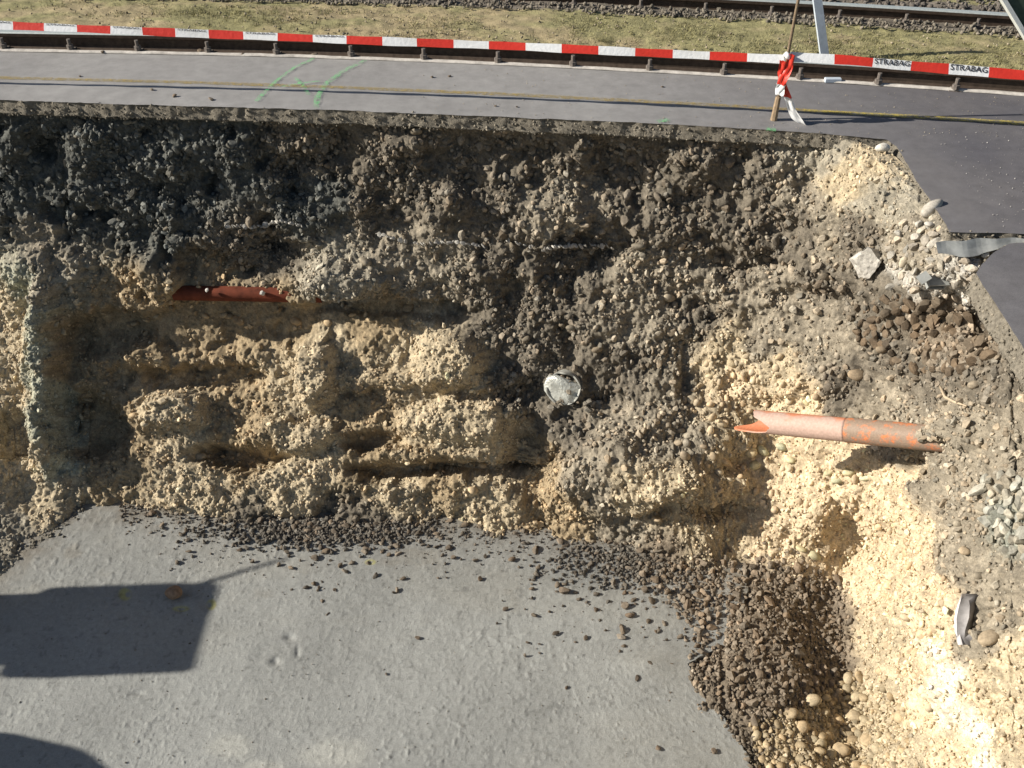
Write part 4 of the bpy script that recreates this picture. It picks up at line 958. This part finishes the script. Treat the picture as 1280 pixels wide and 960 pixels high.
vis = ((PX > -420) & (PX < 1620)) * 1.0
clump = smooth(-.25, .3, fbm(BASE * 5, 4, 77)) + .15
sandm = 1 - .7 * smooth(80, 110, PX) * smooth(640, 560, PX) * smooth(366, 384, PY) * smooth(625, 585, PY) * smooth(.03, -.06, FEAT)
wall_scatter('gravel', 36000, vis * clump * sandm * (1 - .75 * left_smooth) * (1 - .7 * smooth(100, 60, PX) * smooth(600, 625, PY)), .005, .024, 2.8, VC_MIX, 1.2, .02, .42)
wall_scatter('coarse_clods', 12000, vis * clump * (0.1 + dark) * (1 - fl) * sandm, .011, .042, 2.6, VC_CLOD, 1.38, .015, .45, .25)
wall_scatter('fine_pebbles', 24000, vis * (1.15 - .9 * clump.clip(0, 1)) * sandm * smooth(.16, .3, lum) * (1 - .6 * left_smooth), .005, .02, 2.4, VC_PEB, 1.1, .02)
# spilled heap mass
def px_scatter(name, pts, r0, r1, pw, base, coll, up, parent, var=.3):
    n = len(pts); s = r0 + (r1 - r0) * rng.random(n) ** pw
    P = np.array([heap_pos(a, b, 0) if up == 'heap' else at_z(a, b, Z_FLOOR) for a, b in pts]); P[:, 2] += s * .3
    c = np.array(base) * (1 + rng.uniform(-var, var, (n, 1)))
    return scatter(name, P, s[:, None] * rng.uniform(.7, 1.1, (n, 3)), rnd_rot(n), c, coll, parent)
px_scatter('clod_mass', [(a + random.gauss(0, 9), b + random.gauss(0, 9)) for a, b in region_pts(2400, heap_poly)], .008, .028, 1.4, (.18, .147, .11), VC_CLOD, 'heap', wall)
px_scatter('pebble_mass', region_pts(1300, [(935, 905), (1000, 880), (1060, 850), (1110, 860), (1140, 1000), (955, 1000)]), .008, .024, 1.5, (.3, .24, .15), VC_MIX, 'heap', wall)
pp_ = []
while len(pp_) < 3200:
    px = random.uniform(150, 860); f_ = float(np.interp(px, fx, fy)); py = f_ - 6 + random.expovariate(1 / 20.0) * (1 + .8 * (px > 650))
    if px < np.interp(py, rows, rgt_x) - 4: pp_.append((px, py))
px_scatter('crumbs', pp_, .004, .02, 2.4, (.12, .1, .078), VC_CLOD, '', conc)
pp_ = []
while len(pp_) < 330:
    a = random.random(); px = -60 + 165 * a; py = 745 - 118 * a + random.gauss(0, 6) + 6; pp_.append((px, py))
px_scatter('crumbs', pp_, .005, .022, 2.0, (.16, .145, .115), VC_MIX, '', conc)
pp_ = []
while len(pp_) < 500:
    py = random.uniform(815, 985); pp_.append((float(np.interp(py, rows, rgt_x)) + random.gauss(4, 6), py))
px_scatter('crumbs', pp_, .006, .03, 1.8, (.15, .125, .095), VC_CLOD, 'heap', conc)
pp_ = [(random.gauss(410, 75), random.gauss(666, 9)) for _ in range(1500)] + [(random.gauss(790, 50), random.gauss(706, 14)) for _ in range(1100)]
px_scatter('fallen_gravel', [q for q in pp_ if q[1] > np.interp(q[0], fx, fy) - 8], .006, .03, 1.8, (.12, .108, .09), VC_CLOD, '', conc, .4)
pp_ = [(random.uniform(-60, 930), random.uniform(640, 1000)) for _ in range(900)]
pp_ = [q for q in pp_ if q[0] < np.interp(q[1], rows, rgt_x) - 5]
px_scatter('grit', pp_, .003, .009, 2.5, (.2, .18, .15), VC_MIX, '', conc)

# ---- ballast, edge gravel and weeds along the rails
def along(line, w0, w1, n, r0, r1, pw, base, coll, name, parent, zz, xr=(-6.5, 6.5), var=.35):
    k = rng.uniform(*xr, n); y = np.interp(k, line[:, 0], line[:, 1]) + rng.uniform(w0, w1, n); s = r0 + (r1 - r0) * rng.random(n) ** pw
    P = np.stack([k, y, zz + s * .25 + rng.uniform(-.006, .006, n)], 1); c = np.array(base) * (1 + rng.uniform(-var, var, (n, 1)))
    return scatter(name, P, s[:, None] * rng.uniform(.7, 1.1, (n, 3)), rnd_rot(n), c, coll, parent)
along(far_l, .06, .34, 2600, .008, .03, 1.8, (.17, .13, .095), VC_MIX, 'edge_gravel', ground, -.045)
along(rail_c, .05, .27, 2600, .012, .035, 1.6, (.2, .17, .125), VC_MIX, 'ballast', ground, .03)
along(rail2_c, -.34, -.07, 2300, .01, .03, 1.6, (.17, .15, .12), VC_MIX, 'ballast', ground, .035)
along(rail2_c, .05, .8, 3500, .015, .04, 1.5, (.13, .115, .1), VC_MIX, 'ballast', ground, .03)
along(rail_c, .25, 1.25, 1500, .005, .018, 2.2, (.28, .24, .17), VC_MIX, 'grit', ground, .03)
# grass tufts
def grass(n):
    V, Fc = [], []
    k = 0
    while k < n:
        x = random.uniform(-6.5, 6.8); o_ = random.triangular(.22, 1.2, .85); y = float(np.interp(x, rail_c[:, 0], rail_c[:, 1])) + o_
        if fbm(np.array([[x * 1.4, y * 3.2, 1.0]]), 3, 8)[0] + random.uniform(-.3, .3) + .05 * x < 0: k += 1; continue
        for _ in range(5):
            a = random.uniform(0, 6.28); h = random.uniform(.01, .035); r = random.uniform(.01, .04); bx0, by0 = x + random.uniform(-.03, .03), y + random.uniform(-.03, .03)
            dx, dy = math.cos(a), math.sin(a); b = len(V); w = .003; z0 = .022
            V += [(bx0 - dy * w, by0 + dx * w, z0), (bx0 + dy * w, by0 - dx * w, z0), (bx0 + dx * r, by0 + dy * r, z0 + h)]; Fc.append((b, b + 1, b + 2))
        k += 1
    o = mesh_obj('grass', V, Fc, mat_plain('dry_grass', (.25, .23, .115), .8, .4, 3, bump=0)); o.parent = ground; o['kind'] = 'stuff'
grass(6500)
# bits on the asphalt
for px, py, r in ((190, 113, 3), (218, 121, 3), (264, 125, 3.2), (540, 97, 2.5), (562, 96, 2.5), (828, 109, 2), (100, 96, 2), (305, 69, 4), (393, 70, 5), (129, 66, 4), (250, 65, 4), (646, 134, 2), (619, 133, 2)):
    s = r / 150.0; p = at_z(px, py, 0.0); p[2] += s * .35
    tag(stone('crumb', random.choice(CLD), p, (s, s, s * .7), pick_col((.16, .13, .1), .3)), 'small crumb of earth lying on the asphalt path', 'crumb', 'crumbs on the asphalt path')
n = 600; k = [(random.uniform(500, 1280), 0) for _ in range(n)]
P = np.array([at_z(a, edge_y(min(a, 1100)) - random.uniform(3, 60), 0.004) for a, _ in k]); s = .0015 + .004 * rng.random(n) ** 3
scatter('grit', P, s[:, None] * np.ones((n, 3)), rnd_rot(n), np.array((.38, .33, .25)) * (1 + rng.uniform(-.3, .3, (n, 1))), VC_MIX, ground)
n = 260; P = np.array([at_z(random.uniform(1130, 1290), random.uniform(165, 288), 0.004) for _ in range(n)]); s = .0015 + .004 * rng.random(n) ** 3
P = P[P[:, 0] > 2.95]; n = len(P); s = s[:n]
scatter('grit', P, s[:, None] * np.ones((n, 3)), rnd_rot(n), np.array((.42, .4, .38)) * (1 + rng.uniform(-.3, .3, (n, 1))), VC_MIX, ground)

# ================================================================== UNSEEN BLOCKERS added along the pit to cast the shadows on the concrete
TAN_EL = math.tan(SUN_EL); HD = np.array([math.cos(SUN_HEAD), math.sin(SUN_HEAD)])
def back(px, py, dist):      # point towards the sun from a shadow pixel; returns x, y and height over the floor
    g = at_z(px, py, Z_FLOOR); return g[0] - HD[0] * dist, g[1] - HD[1] * dist, dist * TAN_EL
M_BLOCKER = mat_plain('blocker_paint', (.34, .36, .36), .5, .12, 8)
x0, y0, h0 = back(250, 728, 4.6)
top_l, bot_l = at_z(235, 728, Z_FLOOR), at_z(215, 840, Z_FLOOR); wY = top_l[1] - bot_l[1]
cY0 = 0.5 * (top_l[1] + bot_l[1]) - HD[1] * 4.6; cX0 = x0
box_root = empty('box_blocker', (cX0, cY0, Z_FLOOR)); tag(box_root, 'made-up, out-of-view, shadow-casting grey cabinet with a wide head and thin aerial', 'blocker')  # invented upright, sized back from the boxy shadow it throws
hh = h0 - .0; neck = at_z(60, 735, Z_FLOOR); hl = (at_z(240, 780, Z_FLOOR)[0] - at_z(62, 780, Z_FLOOR)[0]) * TAN_EL
def bevel_box(nm, c, s):
    bm = bmesh.new(); box(bm, c, s); bmesh.ops.bevel(bm, geom=bm.edges[:], offset=.02, segments=2, affect='EDGES'); return bm_obj(nm, bm, M_BLOCKER, box_root)
bevel_box('body', (0, .04, (hh - hl) / 2), (.28, wY * .8, hh - hl)); bevel_box('head', (0, 0, hh - hl / 2), (.36, wY, hl)); bevel_box('side_slab', (.15, .04, (hh - hl) / 2), (.03, wY * .66, (hh - hl) * .85))
e_ = at_z(355, 698, Z_FLOOR); dd = 4.6; ex_, ey_, eh = e_[0] - HD[0] * (e_[0] - cX0) / HD[0], e_[1] - HD[1] * (e_[0] - cX0) / HD[0], (e_[0] - cX0) / HD[0] * TAN_EL
bm = bmesh.new(); tube(bm, [(0, wY * .46, hh - .02), (ex_ - cX0, ey_ - cY0, eh)], [.02, .014], 8); bm_obj('spike', bm, M_STEEL, box_root)
# added tank shape out of view, only to cast the rounded shadow
x1, y1, h1 = back(150, 905, 3.6); tkY = y1 - .6
dome = empty('dome_blocker', (x1, tkY, Z_FLOOR)); tag(dome, 'made-up shadow-casting black plastic tank with a domed lid', 'dome')
bm = bmesh.new(); pf = [(.0, 0), (.62, 0), (.66, .04), (.66, h1 * .5), (.64, h1 * .62), (.58, h1 * .78), (.46, h1 * .9), (.26, h1 * .99), (.16, h1 * 1.0), (.16, h1 * 1.03), (0, h1 * 1.03)]
rg = [[bm.verts.new((r * math.cos(2 * math.pi * k / 32), r * math.sin(2 * math.pi * k / 32), z)) for k in range(32)] for r, z in pf[1:-1]]
for a, b in zip(rg, rg[1:]):
    for k in range(32): bm.faces.new((a[k], a[(k + 1) % 32], b[(k + 1) % 32], b[k]))
bm.faces.new(rg[0][::-1]); bm.faces.new(rg[-1])
bm_obj('dome_body', bm, mat_plain('black_plastic', (.04, .04, .042), .5, .2, 10), dome, True)
print('objects', len(bpy.data.objects))
